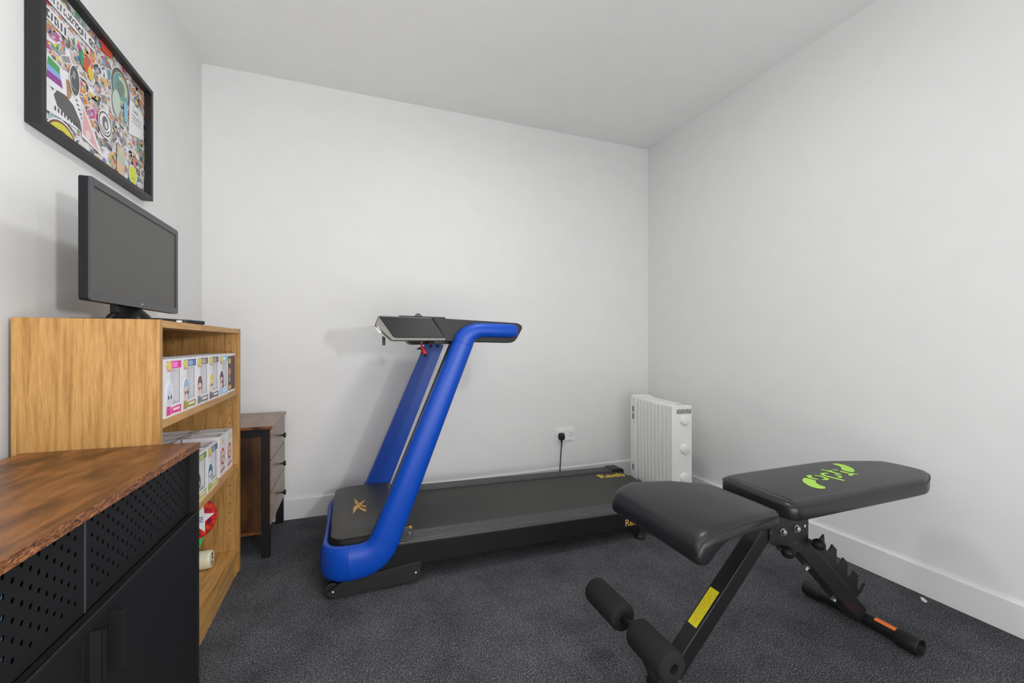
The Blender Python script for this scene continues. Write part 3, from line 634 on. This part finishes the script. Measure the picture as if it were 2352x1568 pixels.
# ------------------------------------------------------------------ oil radiator
ra = thing('oil_radiator', 'white oil-filled column radiator standing in the corner behind the treadmill', 'radiator', (1.742, 1.990, 0), rz=math.radians(-8.5))
RD, RH0, RH1 = .130, .070, .633
def rcol(y0_, y1_, x0_, x1_, z0_, z1_, r=.02):
    pr = [(x0_, z0_ + r * .5), (x0_ + r * .5, z0_), (x1_ - r * .5, z0_), (x1_, z0_ + r * .5)]
    for cx_, a0 in ((x1_ - r, 0), (x0_ + r, PI / 2)):
        for k in range(6): a = a0 + PI / 2 * k / 5; pr.append((cx_ + r * math.cos(a), z1_ - r + r * math.sin(a)))
    return MB().prism(pr, y0_, y1_, 'y')
lo('end_plate', rcol(0, .030, 0, RD, RH0 - .01, RH1, .014), M['white_enamel'], ra, bevel=.004)
vs = MB()
for k in range(11):
    x = .030 + k * .0088
    vs.box(x, x + .0045, -.0008, .002, RH1 - .052, RH1 - .024 - (0.004 if k % 3 == 0 else 0))
    vs.box(x, x + .0045, .006, .016, RH1 - .002, RH1 + .0007)
lo('vent_slots', vs, M['slot'], ra)
for z in (.543, .374, .206):
    lo('round_boss', MB().lathe((.080, 0, z), (0, -1, 0), [(0, .030), (.004, .0285), (.011, .0245), (.012, .022), (.0125, .0005)], 28), M['white_enamel'], ra, smooth=25)
NF = 9
for k in range(NF):
    y = .036 + k * .0425
    lo('fin', rcol(y, y + .0350, .001, RD - .001, RH0, RH1 - .004, .016), M['white_enamel'], ra, bevel=.006, seg=3)
lo('core', bx(.045, RD - .045, .02, .43, RH0 + .03, RH1 - .05), M['white_enamel'], ra)
cc = lo('control_housing', rcol(.422, .500, -.003, RD, RH0 - .01, RH1 + .004, .02), M['white_plastic'], ra, bevel=.004)
vs = MB()
for z in (.523, .473, .124):
    for dy in (0, .009, .018): vs.box(-.0038, -.002, .450 + dy, .4545 + dy, z, z + .040)
lo('side_slots', vs, M['slot'], cc)
for y in (.055, .365):
    ft = lo('foot_bar', MB().box(-.016, RD + .03, y - .012, y + .012, .040, .056).box(.02, RD - .02, y - .012, y + .012, .056, .09), M['white_enamel'], ra, bevel=.002)
    for x in (-.002, RD + .016):
        lo('castor', MB().cyl((x - .008, y, .0225), (x + .008, y, .0225), .0225, 20).box(x - .004, x + .004, y - .005, y + .005, .022, .048), M['blackcord'], ft)

sc = thing('paper_scrap', 'tiny white scrap on the carpet beside the right skirting', 'litter', (2.071, .983, 0))
obj('scrap', MB().prism([(2.058, .972), (2.070, .970), (2.086, .990), (2.079, .996), (2.062, .984)], .0005, .004, 'z'), M['card_white'], sc)

# ------------------------------------------------------------------ treadmill
tm = thing('treadmill', 'blue and black folding treadmill along the back wall', 'treadmill', (.80, 2.15, 0))
def zt(x): return .168 - .0225 * (x - .165)
def zb(x): return .078 - .010 * (x - .25)
TY0, TY1, TX1 = 1.795, 2.512, 1.700
# side skirts
for y0_, y1_ in ((TY0, TY0 + .02), (TY1 - .02, TY1)):
    obj('side_frame', MB().prism([(-.02, .08), (.25, .077), (TX1 - .03, zb(TX1)), (TX1, zb(TX1) + .02), (TX1, zt(TX1)), (.10, zt(.10)), (-.02, .15)], y0_, y1_, 'y'), M['black_metal'], tm, .002)
# foot rails with ribs
for y0_, y1_, s_ in ((TY0 + .002, TY0 + .112, 1), (TY1 - .092, TY1 - .002, -1)):
    rings = []
    for x in (.15, .6, 1.1, TX1 - .075):
        z = zt(x); ring = [(x, y0_, z - .02), (x, y0_, z + .004), (x, y0_ + .004, z + .009)]
        nr = 7
        for k in range(nr):
            ya = y0_ + .010 + (y1_ - y0_ - .02) * k / nr; w_ = (y1_ - y0_ - .02) / nr
            ring += [(x, ya, z + .0095), (x, ya + w_ * .2, z + .0125), (x, ya + w_ * .75, z + .0125), (x, ya + w_ * .9, z + .0095)]
        ring += [(x, y1_ - .002, z + .009), (x, y1_, z + .003), (x, y1_, z - .02)]
        rings.append(ring)
    obj('foot_rail', MB().ring(rings), M['rail'], tm, smooth=25)
    z = zt(TX1 - .04)
    obj('rail_end_cap', MB().prism([(TX1 - .078, z - .03), (TX1 + .012, z - .03), (TX1 + .012, z + .006), (TX1 - .006, z + .017), (TX1 - .078, z + .017)], y0_ - .002, y1_ + .002, 'y'), M['black_plastic'], tm, .003)
    bd = MB()
    for k in range(4): bd.box(TX1 - .058 + k * .012, TX1 - .050 + k * .012, y0_ + .03, y1_ - .03, z + .017, z + .0175)
    obj('cap_emblem', bd, M['rail'], tm)
# belt
by0, by1 = TY0 + .112, TY1 - .092
rings = [[(x, by0, zt(x) + .001), (x, by1, zt(x) + .001), (x, by1, zt(x) - .006), (x, by0, zt(x) - .006)] for x in (.16, .7, 1.2, TX1 - .03)]
for a in (20, 45, 70, 90, 130, 170):
    r_ = .024; xc, zc = TX1 - .03, zt(TX1) - .0225
    A = math.radians(a); rings.append([(xc + r_ * math.sin(A), by0, zc + r_ * math.cos(A)), (xc + r_ * math.sin(A), by1, zc + r_ * math.cos(A)), (xc + (r_ - .006) * math.sin(A), by1, zc + (r_ - .006) * math.cos(A)), (xc + (r_ - .006) * math.sin(A), by0, zc + (r_ - .006) * math.cos(A))])
obj('running_belt', MB().ring(rings), M['belt'], tm, smooth=50)
obj('deck_board', MB().prism([(.16, zt(.16) - .03), (TX1 - .06, zt(TX1) - .03), (TX1 - .06, zt(TX1) - .008), (.16, zt(.16) - .008)], by0 - .01, by1 + .01, 'y'), M['black_plastic'], tm)
text_obj('belt_lettering', 'Reeb', .098, M['yellow'], tm, (1.468, 2.318, zt(1.468) + .0020), (1, 0, -.0225), (0, 1, 0), .0004, sx=.96, offset=.0008)
text_obj('side_lettering', 'Reebok', .047, M['gold'], tm, (1.276, TY0 - .0006, .078), (1, 0, -.012), (0, 0, 1), .0004, offset=.0004)
obj('belt_mark', MB().poly([(.234, 1.963), (.249, 1.961), (.246, 1.903), (.236, 1.922)], 'z', zt(.2) + .0026).tube([(.206, 1.966, zt(.2) + .0026), (.214, 1.950, zt(.2) + .0026), (.230, 1.944, zt(.2) + .0026)], .0025, 6), M['yellow'], tm)
# motor cover
def rr(x0_, x1_, y0_, y1_, rf, rb, n=7):
    p = []
    for cx_, cy_, a0, r in ((x1_ - rb, y1_ - rb, 0, rb), (x0_ + rf, y1_ - rf, PI / 2, rf), (x0_ + rf, y0_ + rf, PI, rf), (x1_ - rb, y0_ + rb, 3 * PI / 2, rb)):
        for k in range(n): a = a0 + PI / 2 * k / (n - 1); p.append((cx_ + r * math.cos(a), cy_ + r * math.sin(a)))
    return p
rings = []
for z, d in ((.085, .004), (.150, 0), (.200, .008), (.206, .014)): rings.append([(x, y, z) for x, y in rr(-.098 + d, .195, 1.832 + d, 2.510 - d, .055, .012)])
obj('cover_skirt', MB().ring(rings), M['gloss_black'], tm, smooth=60)
rings = []
for z, d in ((.204, .013), (.2075, .013), (.2095, .017), (.217, .038), (.2225, .052), (.2235, .075)): rings.append([(x, y, z) for x, y in rr(-.098 + d, .195 - d * .35, 1.832 + d, 2.510 - d, .05, .012)])
obj('motor_cover', MB().ring(rings), M['cover'], tm, smooth=60)
RL = {'a': [(.059, 2.216), (.038, 2.191), (.016, 2.161), (.001, 2.129), (0, 2.051), (.013, 2.094), (.033, 2.142)], 'b': [(.004, 2.267), (.007, 2.222), (.011, 2.166), (.028, 2.183), (.014, 2.22)], 'c': [(.037, 2.157), (.047, 2.14), (.058, 2.136), (.057, 2.108), (.045, 2.119), (.033, 2.141)], 'd': [(.028, 2.135), (.04, 2.108), (.057, 2.088), (.056, 2.055), (.042, 2.072), (.03, 2.098), (.023, 2.12)]}
lg = MB()
for p in RL.values(): lg.poly(p, 'z', .2245)
obj('cover_emblem', lg, M['gold'], tm, smooth=0)
# rear corner pieces of the cover next to the rails
for y0_, y1_, yi in ((1.800, 1.905, 1.905), (2.422, 2.505, 2.42)):
    obj('cover_corner', MB().ring([[(.150, y0_, .150), (.150, y1_, .150), (.150, y1_, .205), (.150, y0_, .200)], [(.215, y0_, .150), (.215, y1_, .150), (.215, y1_, .188), (.215, y0_, .180)], [(.246, y0_, .150), (.246, y1_, .150), (.246, y1_, .182), (.246, y0_, .176)]]), M['cover'], tm, .002)
obj('screw', MB().cyl((.226, 1.852, .183), (.226, 1.852, .188), .006, 14), M['chrome'], tm)
# blue tubes: swept superellipse
def sweep(path, cuts=None, e=2.5, n=28):
    P_ = [Vector(p[0]) for p in path]; rings = []; Nn = Vector((0, 0, 1))
    for i, p in enumerate(P_):
        t_ = (P_[min(i + 1, len(P_) - 1)] - P_[max(i - 1, 0)]).normalized()
        Nn = (Nn - t_ * Nn.dot(t_)).normalized(); B_ = t_.cross(Nn)
        a_, b_ = path[i][1], path[i][2]; r = []
        for k in range(n):
            th = 2 * PI * k / n; c_, s_ = math.cos(th), math.sin(th)
            r.append(p + Nn * a_ * math.copysign(abs(c_) ** (2 / e), c_) + B_ * b_ * math.copysign(abs(s_) ** (2 / e), s_))
        rings.append(r)
    if cuts is None: return MB().ring(rings)
    return [MB().ring(rings[a:b + 1]) for a, b in cuts]
def mir(path, ym): return [((p[0], 2 * ym - p[1], p[2]), a, b) for p, a, b in path]
YM = 2.1535
YC = 1.795
front = [((-.106, YM, .118), .050, .014), ((-.106, 2.05, .118), .050, .014), ((-.107, 1.94, .122), .053, .017), ((-.105, 1.885, .126), .058, .022), ((-.096, 1.845, .128), .061, .028), ((-.074, 1.815, .129), .064, .032), ((-.045, YC + .004, .129), .066, .035)]
bend = [((-.015, YC, .129), .067, .036), ((.025, YC, .130), .066, .036), ((.060, YC, .1375), .065, .036), ((.090, YC, .155), .063, .036), ((.110, YC, .178), .0605, .036), ((.124, YC, .207), .0590, .036)]
up = [((.124, YC, .207), .0585, .036), ((.204, YC, .403), .055, .036), ((.284, YC, .601), .0515, .036), ((.364, YC, .799), .048, .036), ((.444, YC, .994), .0445, .036)]
top = [((.444, YC, .994), .0445, .036), ((.452, YC, 1.013), .044, .036), ((.465, YC, 1.030), .041, .036), ((.484, YC, 1.043), .037, .036), ((.508, YC, 1.051), .0335, .035), ((.54, YC, 1.0535), .0315, .034), ((.60, YC, 1.0525), .031, .032), ((.665, YC, 1.0515), .0305, .030), ((.685, YC, 1.052), .027, .026), ((.695, YC, 1.053), .018, .016), ((.697, YC, 1.053), .006, .006)]
low = [((p[0], p[1], p[2] - .014), min(a, .046), b) for p, a, b in front]
for nm in (0, 1):
    fp_ = (front if nm == 0 else low) + bend + up[1:-1] + top
    q = fp_ if nm == 0 else mir(fp_, YM)
    a = len(front); b = a + len(bend) - 1; c_ = b + len(up) - 1
    parts = sweep(q, [(0, a), (a, b), (b, c_), (c_, len(q) - 1)])
    for nme, mb_ in zip(('front_bumper', 'elbow', 'upright', 'handlebar'), parts):
        obj(nme, mb_, M['blue'], tm, .0008, 1, smooth=60)
    yy = 1.834 if nm == 0 else 2 * YM - 1.846
    pl_ = [(.063, .205), (.182, .190), (.495, .985), (.397, 1.008)]
    cxm = [(.124, .2), (.446, 1.0)]
    def inset(p, k): return [(cx0 + (x - cx0) * k, z) for (x, z), cx0 in zip(p, (.1225, .1225, .446, .446))]
    kk = .93 if nm == 0 else 1.03
    obj('inner_channel', MB().prism(inset(pl_, kk), yy - .012 * (1 if nm == 0 else 0), yy + .012 * (1 if nm == 0 else 1), 'y'), M['rubber'] if nm == 0 else M['blue'], tm, .001, 1)
obj('bolt', MB().lathe((.420, 2.461, .978), (0, -1, 0), [(-.002, .009), (.003, .009), (.006, .006), (.0062, .0005)], 18), M['blackcord'], tm)
obj('bolt', MB().lathe((.460, 2.461, .978), (0, -1, 0), [(-.002, .009), (.003, .009), (.006, .006), (.0062, .0005)], 18), M['blackcord'], tm)
# console
cx_ = MB()
bodyp = [(.081, 1.070), (.096, 1.108), (.31, 1.1045), (.372, 1.016), (.372, 1.006), (.149, 1.006)]
def cring(y, sh): return [(x + (sh if x < .2 else 0), y, z) for x, z in bodyp]
co = obj('console', MB().ring([cring(1.798, 0), cring(1.95, .006), cring(2.15, .022), cring(2.35, .045), cring(2.508, .075)]), M['silver'], tm, .004, 3)
for y0_, y1_, sh in ((1.791, 1.799, 0), (2.507, 2.515, .075)):
    obj('console_side_panel', MB().prism([(.099 + sh, 1.1035), (.3105, 1.1005), (.366, 1.0185), (.170 + sh, 1.0185), (.155 + sh, 1.022)], y0_, y1_, 'y'), M['gloss_black'], co, .0015, 1)
obj('console_top_pad', MB().prism([(.170, 1.104), (.180, 1.1110), (.37, 1.108), (.372, 1.100)], 1.805, 2.50, 'y'), M['gloss_black'], co, .002, 1)
obj('light_strip', MB().add([(.0835, 1.8005, 1.060), (.0855, 1.8005, 1.063), (.104, 1.7985, 1.040), (.102, 1.7985, 1.037)], [(0, 1, 2, 3)]).prism([(.089, 1.066), (.092, 1.066), (.108, 1.040), (.105, 1.040)], 1.7968, 1.7985, 'y'), M['white_led'], co)
arm = [(.312, 1.1045), (.695, 1.0885), (.712, 1.0845), (.724, 1.076), (.727, 1.066), (.722, 1.055), (.700, 1.018), (.690, 1.006), (.676, .9995), (.655, .9975), (.50, 1.0005), (.37, 1.003), (.3685, 1.017)]
for y0_, y1_ in ((1.803, 1.862), (2.445, 2.504)):
    obj('side_arm', MB().prism(arm, y0_, y1_, 'y'), M['rubber'], tm, .006, 3)
obj('under_box', MB().prism([(.236, 1.008), (.330, 1.008), (.330, .989), (.255, .989)], 2.04, 2.16, 'y'), M['gloss_black'], tm, .002, 1)
obj('cross_bar', bx(.33, .50, 1.862, 2.445, .992, 1.020), M['black_plastic'], tm, .004)
obj('device_rest', MB().lathe((.283, 2.00, 1.105), (0, 0, 1), [(0, .030), (.012, .024), (.024, .012), (.030, .005), (.0305, .0005)], 20), M['silver'], tm)
obj('strap', MB().add([(.117, 1.90, 1.028), (.130, 1.90, 1.02), (.130, 1.90, .987), (.117, 1.90, .987), (.117, 1.904, 1.028), (.130, 1.904, 1.02), (.130, 1.904, .987), (.117, 1.904, .987)], [(0, 1, 2, 3), (7, 6, 5, 4), (0, 4, 5, 1), (1, 5, 6, 2), (2, 6, 7, 3), (3, 7, 4, 0)]), M['blackcord'], tm)
# transport wheels, links, feet
for ys in ((1.797, 1.809), (2.498, 2.510)):
    lk = obj('lift_link', MB().prism([(-.098, .030), (-.088, .014), (-.070, .006), (.245, .014), (.262, .022), (.266, .090), (.20, .088), (-.02, .068), (-.045, .060), (-.065, .050)], ys[0] - .012, ys[1] - .012, 'y') if ys[0] < 2 else MB().prism([(-.098, .030), (-.088, .014), (-.070, .006), (.245, .014), (.262, .022), (.266, .090), (.20, .088), (-.02, .068), (-.045, .060), (-.065, .050)], ys[0] + .012, ys[1] + .012, 'y'), M['black_plastic'], tm, .0015, 1)
    yw = ys[0] if ys[0] < 2 else ys[0] - .008
    obj('transport_wheel', MB().cyl((-.078, yw, .030), (-.078, yw + .022, .030), .030, 28), M['blackcord'], tm, .003)
    yb_ = ys[0] - .012 if ys[0] < 2 else ys[1] + .012
    for x, z in ((-.074, .030), (.243, .046)):
        obj('bolt', MB().sphere((x, yb_, z), .006, 12, (1, .5, 1)), M['chrome'], lk)
for y in (TY0 + .01, TY1 - .03):
    obj('rear_foot', MB().lathe((1.375, y, 0), (0, 0, 1), [(0, .020), (.002, .026), (.012, .026), (.018, .018), (.024, .006), (.075, .006)], 24), M['blackcord'], tm)
# small hanging charm: a dog in a red coat on a cord
dg = thing('keyring_charm', 'tiny dog charm in a red coat hanging under the treadmill console', 'charm', (.285, 1.95, .975))
A_ = Vector((.291, 1.95, 0))
obj('cord', MB().tube([(A_.x, 1.95, 1.010), (A_.x, 1.95, .998), (A_.x + .002, 1.95, .985)], .0016, 6).prism([(A_.x - .005, 1.000), (A_.x, .992), (A_.x + .005, 1.000), (A_.x, 1.006)], 1.947, 1.953, 'y'), colm(.55, .02, .02), dg)
obj('body', MB().tube([(.288, 1.95, .978), (.296, 1.95, .966), (.305, 1.95, .952), (.308, 1.95, .942), (.309, 1.95, .934)], [.005, .008, .009, .007, .005], 10).tube([(.292, 1.95, .958), (.288, 1.95, .946), (.291, 1.95, .938)], [.003, .0025, .002], 6), M['blackcord'], dg)
obj('red_coat', MB().tube([(.289, 1.95, .990), (.294, 1.95, .975), (.302, 1.95, .960), (.307, 1.95, .948)], [.002, .0075, .0105, .0100], 10), colm(.75, .01, .01), dg)
obj('head', MB().tube([(.289, 1.95, .972), (.282, 1.95, .973), (.275, 1.95, .970), (.270, 1.95, .970)], [.004, .0055, .0035, .0018], 8), colm(.06, .03, .02), dg)

# ------------------------------------------------------------------ weight bench
be = thing('weight_bench', 'black padded adjustable weight bench with lime green logo and foam leg rollers', 'weight bench', (1.25, .97, 0))
def chaikin(p, n=2):
    for _ in range(n):
        q = []
        for i in range(len(p)):
            a, b = p[i], p[(i + 1) % len(p)]
            q += [(a[0] * .75 + b[0] * .25, a[1] * .75 + b[1] * .25), (a[0] * .25 + b[0] * .75, a[1] * .25 + b[1] * .75)]
        p = q
    return p
op = [(1.163, .870), (1.180, .846), (1.22, .843), (1.50, .843), (1.78, .843), (1.82, .847), (1.925, .893), (1.95, .92), (1.955, .99), (1.945, 1.045), (1.92, 1.068), (1.765, 1.125), (1.71, 1.135), (1.50, 1.135), (1.26, 1.135), (1.205, 1.128), (1.178, 1.10)]
op = chaikin(op, 2); cX, cY = 1.55, .99
def inset_poly(p, d):
    n = len(p); out = []
    for i in range(n):
        a, b = Vector(p[i - 1]), Vector(p[(i + 1) % n]); t_ = (b - a).normalized(); nn = Vector((-t_.y, t_.x))
        q = Vector(p[i]) + nn * d; out.append((q.x, q.y))
    return out
rings = []
for z, d in ((.489, .012), (.490, .004), (.496, 0), (.524, 0), (.531, .003), (.536, .009), (.5385, .018), (.5400, .030)): rings.append([(x, y, z) for x, y in inset_poly(op, d)])
bp = obj('back_pad', MB().ring(rings), M['leather'], be, smooth=70)
obj('piping', MB().tube([(x, y, .528) for x, y in inset_poly(op, -.0004)] + [(*inset_poly(op, -.0004)[0], .528)], .0016, 6), M['leather'], bp)
G = {'b1': [(1.437, .999), (1.426, .999), (1.405, .988), (1.388, .973), (1.374, .953), (1.365, .932), (1.366, .916), (1.376, .907), (1.387, .904), (1.398, .908), (1.406, .917), (1.407, .931), (1.416, .948), (1.429, .961), (1.442, .967), (1.441, .977), (1.442, .993)],
     'b2': [(1.705, 1.081), (1.694, 1.076), (1.692, 1.064), (1.689, 1.049), (1.677, 1.034), (1.657, 1.023), (1.648, 1.011), (1.647, .994), (1.654, .984), (1.665, .985), (1.686, .996), (1.706, 1.014), (1.719, 1.035), (1.726, 1.055), (1.723, 1.073)],
     'q1': [(1.467, 1.017), (1.479, 1.018), (1.485, 1.014), (1.479, 1.005), (1.468, 1.001), (1.461, .991), (1.464, .982), (1.466, .976), (1.457, .971), (1.449, .981), (1.449, .996), (1.455, 1.007)],
     'q2': [(1.494, 1.01), (1.502, 1.004), (1.509, .993), (1.508, .979), (1.503, .967), (1.494, .959), (1.481, .957), (1.47, .961), (1.467, .966), (1.476, .971), (1.482, .968), (1.491, .972), (1.496, .984), (1.495, .995), (1.488, 1.003)],
     'q3': [(1.53, 1.013), (1.544, 1.017), (1.559, 1.015), (1.565, 1.007), (1.554, 1.001), (1.548, 1.007), (1.536, 1.004), (1.53, .99), (1.532, .973), (1.534, .953), (1.536, .936), (1.525, .932), (1.521, .938), (1.52, .956), (1.517, .976), (1.516, .993), (1.521, 1.005)],
     'q4': [(1.567, .991), (1.577, .989), (1.576, .979), (1.572, .969), (1.56, .959), (1.55, .956), (1.542, .959), (1.544, .969), (1.553, .966), (1.562, .973), (1.564, .98), (1.562, .985)],
     'q5': [(1.582, 1.045), (1.59, 1.046), (1.59, 1.036), (1.592, 1.029), (1.604, 1.028), (1.609, 1.022), (1.598, 1.017), (1.595, 1.003), (1.597, .985), (1.587, .98), (1.581, .991), (1.582, 1.011), (1.58, 1.021), (1.581, 1.03), (1.578, 1.04)],
     'q6': [(1.623, 1.03), (1.63, 1.029), (1.634, 1.019), (1.624, 1.015), (1.62, 1.019), (1.616, 1.024)],
     'q7': [(1.625, 1.008), (1.634, 1.009), (1.636, .997), (1.636, .984), (1.645, .973), (1.65, .963), (1.641, .958), (1.635, .965), (1.628, .966), (1.618, .96), (1.605, .958), (1.6, .963), (1.605, .969), (1.613, .97), (1.621, .976), (1.62, .985), (1.619, .996), (1.618, 1.003)]}
lg = MB()
for p in G.values(): lg.poly(p, 'z', .5408)
obj('lime_logo', lg, M['green'], bp, smooth=0, label='lime green logo')
# seat pad: side profile bent down at the nose, lofted across the width
top_ = [(1.112, .516), (1.108, .530), (1.09, .5345), (1.00, .534), (.93, .531), (.88, .527), (.845, .520), (.820, .509), (.807, .496), (.801, .478)]
bot_ = [(1.112, .498), (1.100, .489), (1.07, .488), (1.02, .488), (.96, .488), (.92, .486), (.893, .479), (.876, .464), (.860, .449), (.842, .438)]
prof = top_ + [(.800, .460), (.803, .446), (.814, .438), (.828, .435)] + bot_[::-1]
med = []
for x, z in prof:
    best = min((((tx + bx_) / 2 - x) ** 2 + ((tz + bz_) / 2 - z) ** 2, (tx + bx_) / 2, (tz + bz_) / 2) for (tx, tz), (bx_, bz_) in zip(top_, bot_)); med.append((best[1], best[2]))
def ynear(x): return .823 + .010 * (x - .8) / .3 + max(0, (x - 1.085)) * .5
def yfar(x):
    if x < .88: return 1.215 - (.88 - x) * .12
    if x < 1.05: return 1.215 - (x - .88) * .40
    return 1.147 - (x - 1.05) * 1.35
rings = []
for v in (-1, -.985, -.955, -.90, -.80, -.4, 0, .4, .80, .90, .955, .985, 1):
    e_ = 1 - max(0, (abs(v) - .90) / .10) ** 2.4 * .36
    r = []
    for (x, z), (mx_, mz_) in zip(prof, med):
        xx = mx_ + (x - mx_) * e_; zz = mz_ + (z - mz_) * e_
        a, b = ynear(xx), yfar(xx); y = (a + b) / 2 + v * (b - a) / 2
        r.append((xx, y, zz + .002 * (1 - v * v)))
    rings.append(r)
sp_ = obj('seat_pad', MB().ring(rings), M['leather'], be, smooth=70)
pt = []
for (x, z) in top_[1:]:
    pt.append((x, ynear(x) + .0015, z - .011))
obj('piping', MB().tube(pt, .0018, 6), M['leather'], sp_)
# hinge plates
plate = [(1.188, .470), (1.196, .415), (1.192, .392), (1.205, .378), (1.262, .350), (1.300, .338), (1.335, .335), (1.365, .355), (1.367, .486), (1.190, .486)]
for y in (.940, 1.020): obj('hinge_plate', MB().prism(plate, y, y + .004, 'y'), M['bench_metal'], be, .001, 1)
for x, z in ((1.248, .412), (1.309, .413)):
    obj('hex_bolt', MB().lathe((x, .941, z), (0, -1, 0), [(0, .012), (.003, .012), (.0031, .0095), (.010, .0088), (.0105, .001)], 6), M['chrome'], be, smooth=0)
ho = MB()
for x, z in ((1.198, .418), (1.305, .367)): ho.cyl((x, .9395, z), (x, .941, z), .0048, 12)
obj('plate_hole', ho, M['slot'], be)
obj('plate_hole', MB().cyl((1.349, .9395, .415), (1.349, .941, .415), .0045, 12), colm(.55, .50, .48), be)
for x, z, d in ((1.362, .369, (.75, -.55, -.35)), (1.225, .367, (.75, -.5, -.35))):
    o = Vector((x, .940, z)); dv = Vector(d).normalized()
    obj('lock_knob', MB().lathe(o, dv, [(0, .005), (.012, .005), (.016, .011), (.024, .0165), (.034, .018), (.044, .0145), (.050, .008), (.052, .0005)], 18), M['gloss_black'], be)
def beam(a, b, w, y0_, y1_, **k):
    a, b = Vector(a), Vector(b); t_ = (b - a).normalized(); n_ = Vector((-t_.y, t_.x)) * w / 2
    return MB().prism([tuple(a + n_), tuple(b + n_), tuple(b - n_), tuple(a - n_)], y0_, y1_, 'y')
n_ = Vector((.0165, -.0170))
a_ = Vector((1.195, .450)) + n_; b_ = Vector((.815, .079)) + n_
po = obj('front_post', beam(a_, b_, .047, .945, .992), M['bench_metal'], be, .0025)
# yellow label on upper face of the front post
def upface(s_, y, lift=.0008):
    p = Vector((1.144, .400)).lerp(Vector((.855, .118)), s_); t_ = Vector((-.289, -.282)).normalized(); n2 = Vector((t_.y, -t_.x)); 
    return (p.x + n2.x * lift, y, p.y + n2.y * lift)
la = MB(); la.add([upface(.475, .986), upface(.475, .953), upface(.775, .953), upface(.775, .986)], [(0, 1, 2, 3)])
lab = obj('warning_label', la, M['label_yellow'], po, smooth=0, label='yellow warning label')
ik = MB(); random.seed(5)
for r_ in range(4):
    y = .958 + r_ * .0072; s_ = .50 + .02 * (r_ % 2)
    while s_ < .72:
        l = random.uniform(.02, .06); ik.add([upface(s_, y, .0012), upface(s_, y + .0009, .0012), upface(min(s_ + l, .76), y + .0009, .0012), upface(min(s_ + l, .76), y, .0012)], [(0, 1, 2, 3)]); s_ += l + random.uniform(.008, .02)
obj('label_print', ik, M['ink'], lab, smooth=0)
# rear leg, toothed rack, second brace
obj('rear_leg', beam((1.350, .358), (1.665, .045), .056, .955, 1.002), M['bench_metal'], be, .003)
teeth = [(1.432, .318), (1.457, .330), (1.489, .352), (1.494, .309), (1.501, .296), (1.515, .293), (1.525, .301), (1.532, .311), (1.553, .291), (1.552, .245), (1.559, .239), (1.571, .239), (1.581, .246), (1.588, .256), (1.61, .235), (1.608, .193), (1.615, .185), (1.625, .185), (1.637, .191), (1.644, .2), (1.667, .18), (1.663, .138), (1.671, .129), (1.68, .131), (1.691, .145), (1.699, .147), (1.707, .141), (1.697, .134), (1.684, .118), (1.673, .111), (1.640, .100), (1.40, .33)]
obj('toothed_rack', MB().prism(teeth, .972, .978, 'y'), M['bench_metal'], be, .0008, 1)
for x, z in ((1.414, .258), (1.552, .126)):
    obj('leg_bolt', MB().lathe((x, .978, z), (-.69, 0, -.72), [(-.004, .011), (.005, .011), (.0055, .008), (.016, .008), (.0162, .001)], 6), M['chrome'], be, smooth=0)
# floor tubes with ribbed end caps
def floor_tube(x, y0_, y1_, name):
    o = obj(name, MB().cyl((x, y0_ + .03, .030), (x, y1_ - .03, .030), .0235, 28), M['bench_metal'], be)
    for ya, yb in ((y0_, y0_ + .062), (y1_, y1_ - .062)):
        d = 1 if yb > ya else -1; rings = []
        for h, r, rib in ((.018, .0190, 0), (.0, .0215, 0), (-.001, .0262, 0), (.001, .0268, 0), (.004, .0272, 1), (.050, .0272, 1), (.060, .0262, 0), (.062, .0240, 0)):
            rings.append([(x + (r + (rib * .0011 if k % 2 else 0)) * math.cos(2 * PI * k / 48), ya + d * h, .0285 + (r + (rib * .0011 if k % 2 else 0)) * math.sin(2 * PI * k / 48)) for k in range(48)])
        obj('end_cap', MB().ring(rings), M['blackcord'], o, smooth=20)
    return o
rt = floor_tube(1.690, .808, 1.172, 'rear_floor_tube')
ol = MB(); 
rings = []
for y in (.866, .930):
    rings.append([(1.690 + .0240 * math.cos(a), y, .030 + .0240 * math.sin(a)) for a in [math.radians(98 + 34 * k / 6) for k in range(7)]])
ol.ring(rings, cap=False); ol.f = [f for f in ol.f if True][:]
ol = MB(); v_ = rings[0] + rings[1]; ol.add(v_, [(k, k + 1, k + 8, k + 7) for k in range(6)])
obj('orange_label', ol, M['orange'], rt, label='orange label')
floor_tube(.818, .800, 1.010, 'front_floor_tube')
obj('post_bolt', MB().lathe((.842, .946, .066), (-.1, -1, 0), [(0, .008), (.004, .008), (.0045, .006), (.018, .006), (.0185, .001)], 6), M['chrome'], be, smooth=0)
# foam rollers on their rod
fx_, fz_ = .735, .200
rd = obj('roller_rod', MB().cyl((fx_, .848, fz_), (fx_, 1.19, fz_), .0115, 18), M['gloss_black'], be)
obj('rod_bracket', beam((fx_, fz_), (.803, .045), .022, .978, 1.000), M['bench_metal'], be, .002)
for ya, yb in ((.832, .980), (1.036, 1.198)):
    R_ = .0405; prf = [(.020, .0118), (0.001, .0125), (0, .020), (.001, R_ - .008), (.006, R_ - .002), (.012, R_), ((yb - ya) - .012, R_), ((yb - ya) - .006, R_ - .002), ((yb - ya) - .001, R_ - .008), ((yb - ya), .020), ((yb - ya) - .001, .0125), ((yb - ya) - .02, .0118)]
    obj('foam_roller', MB().lathe((fx_, ya, fz_), (0, 1, 0), prf, 36), M['foam'], be, smooth=50)
bpy.context.view_layer.update()
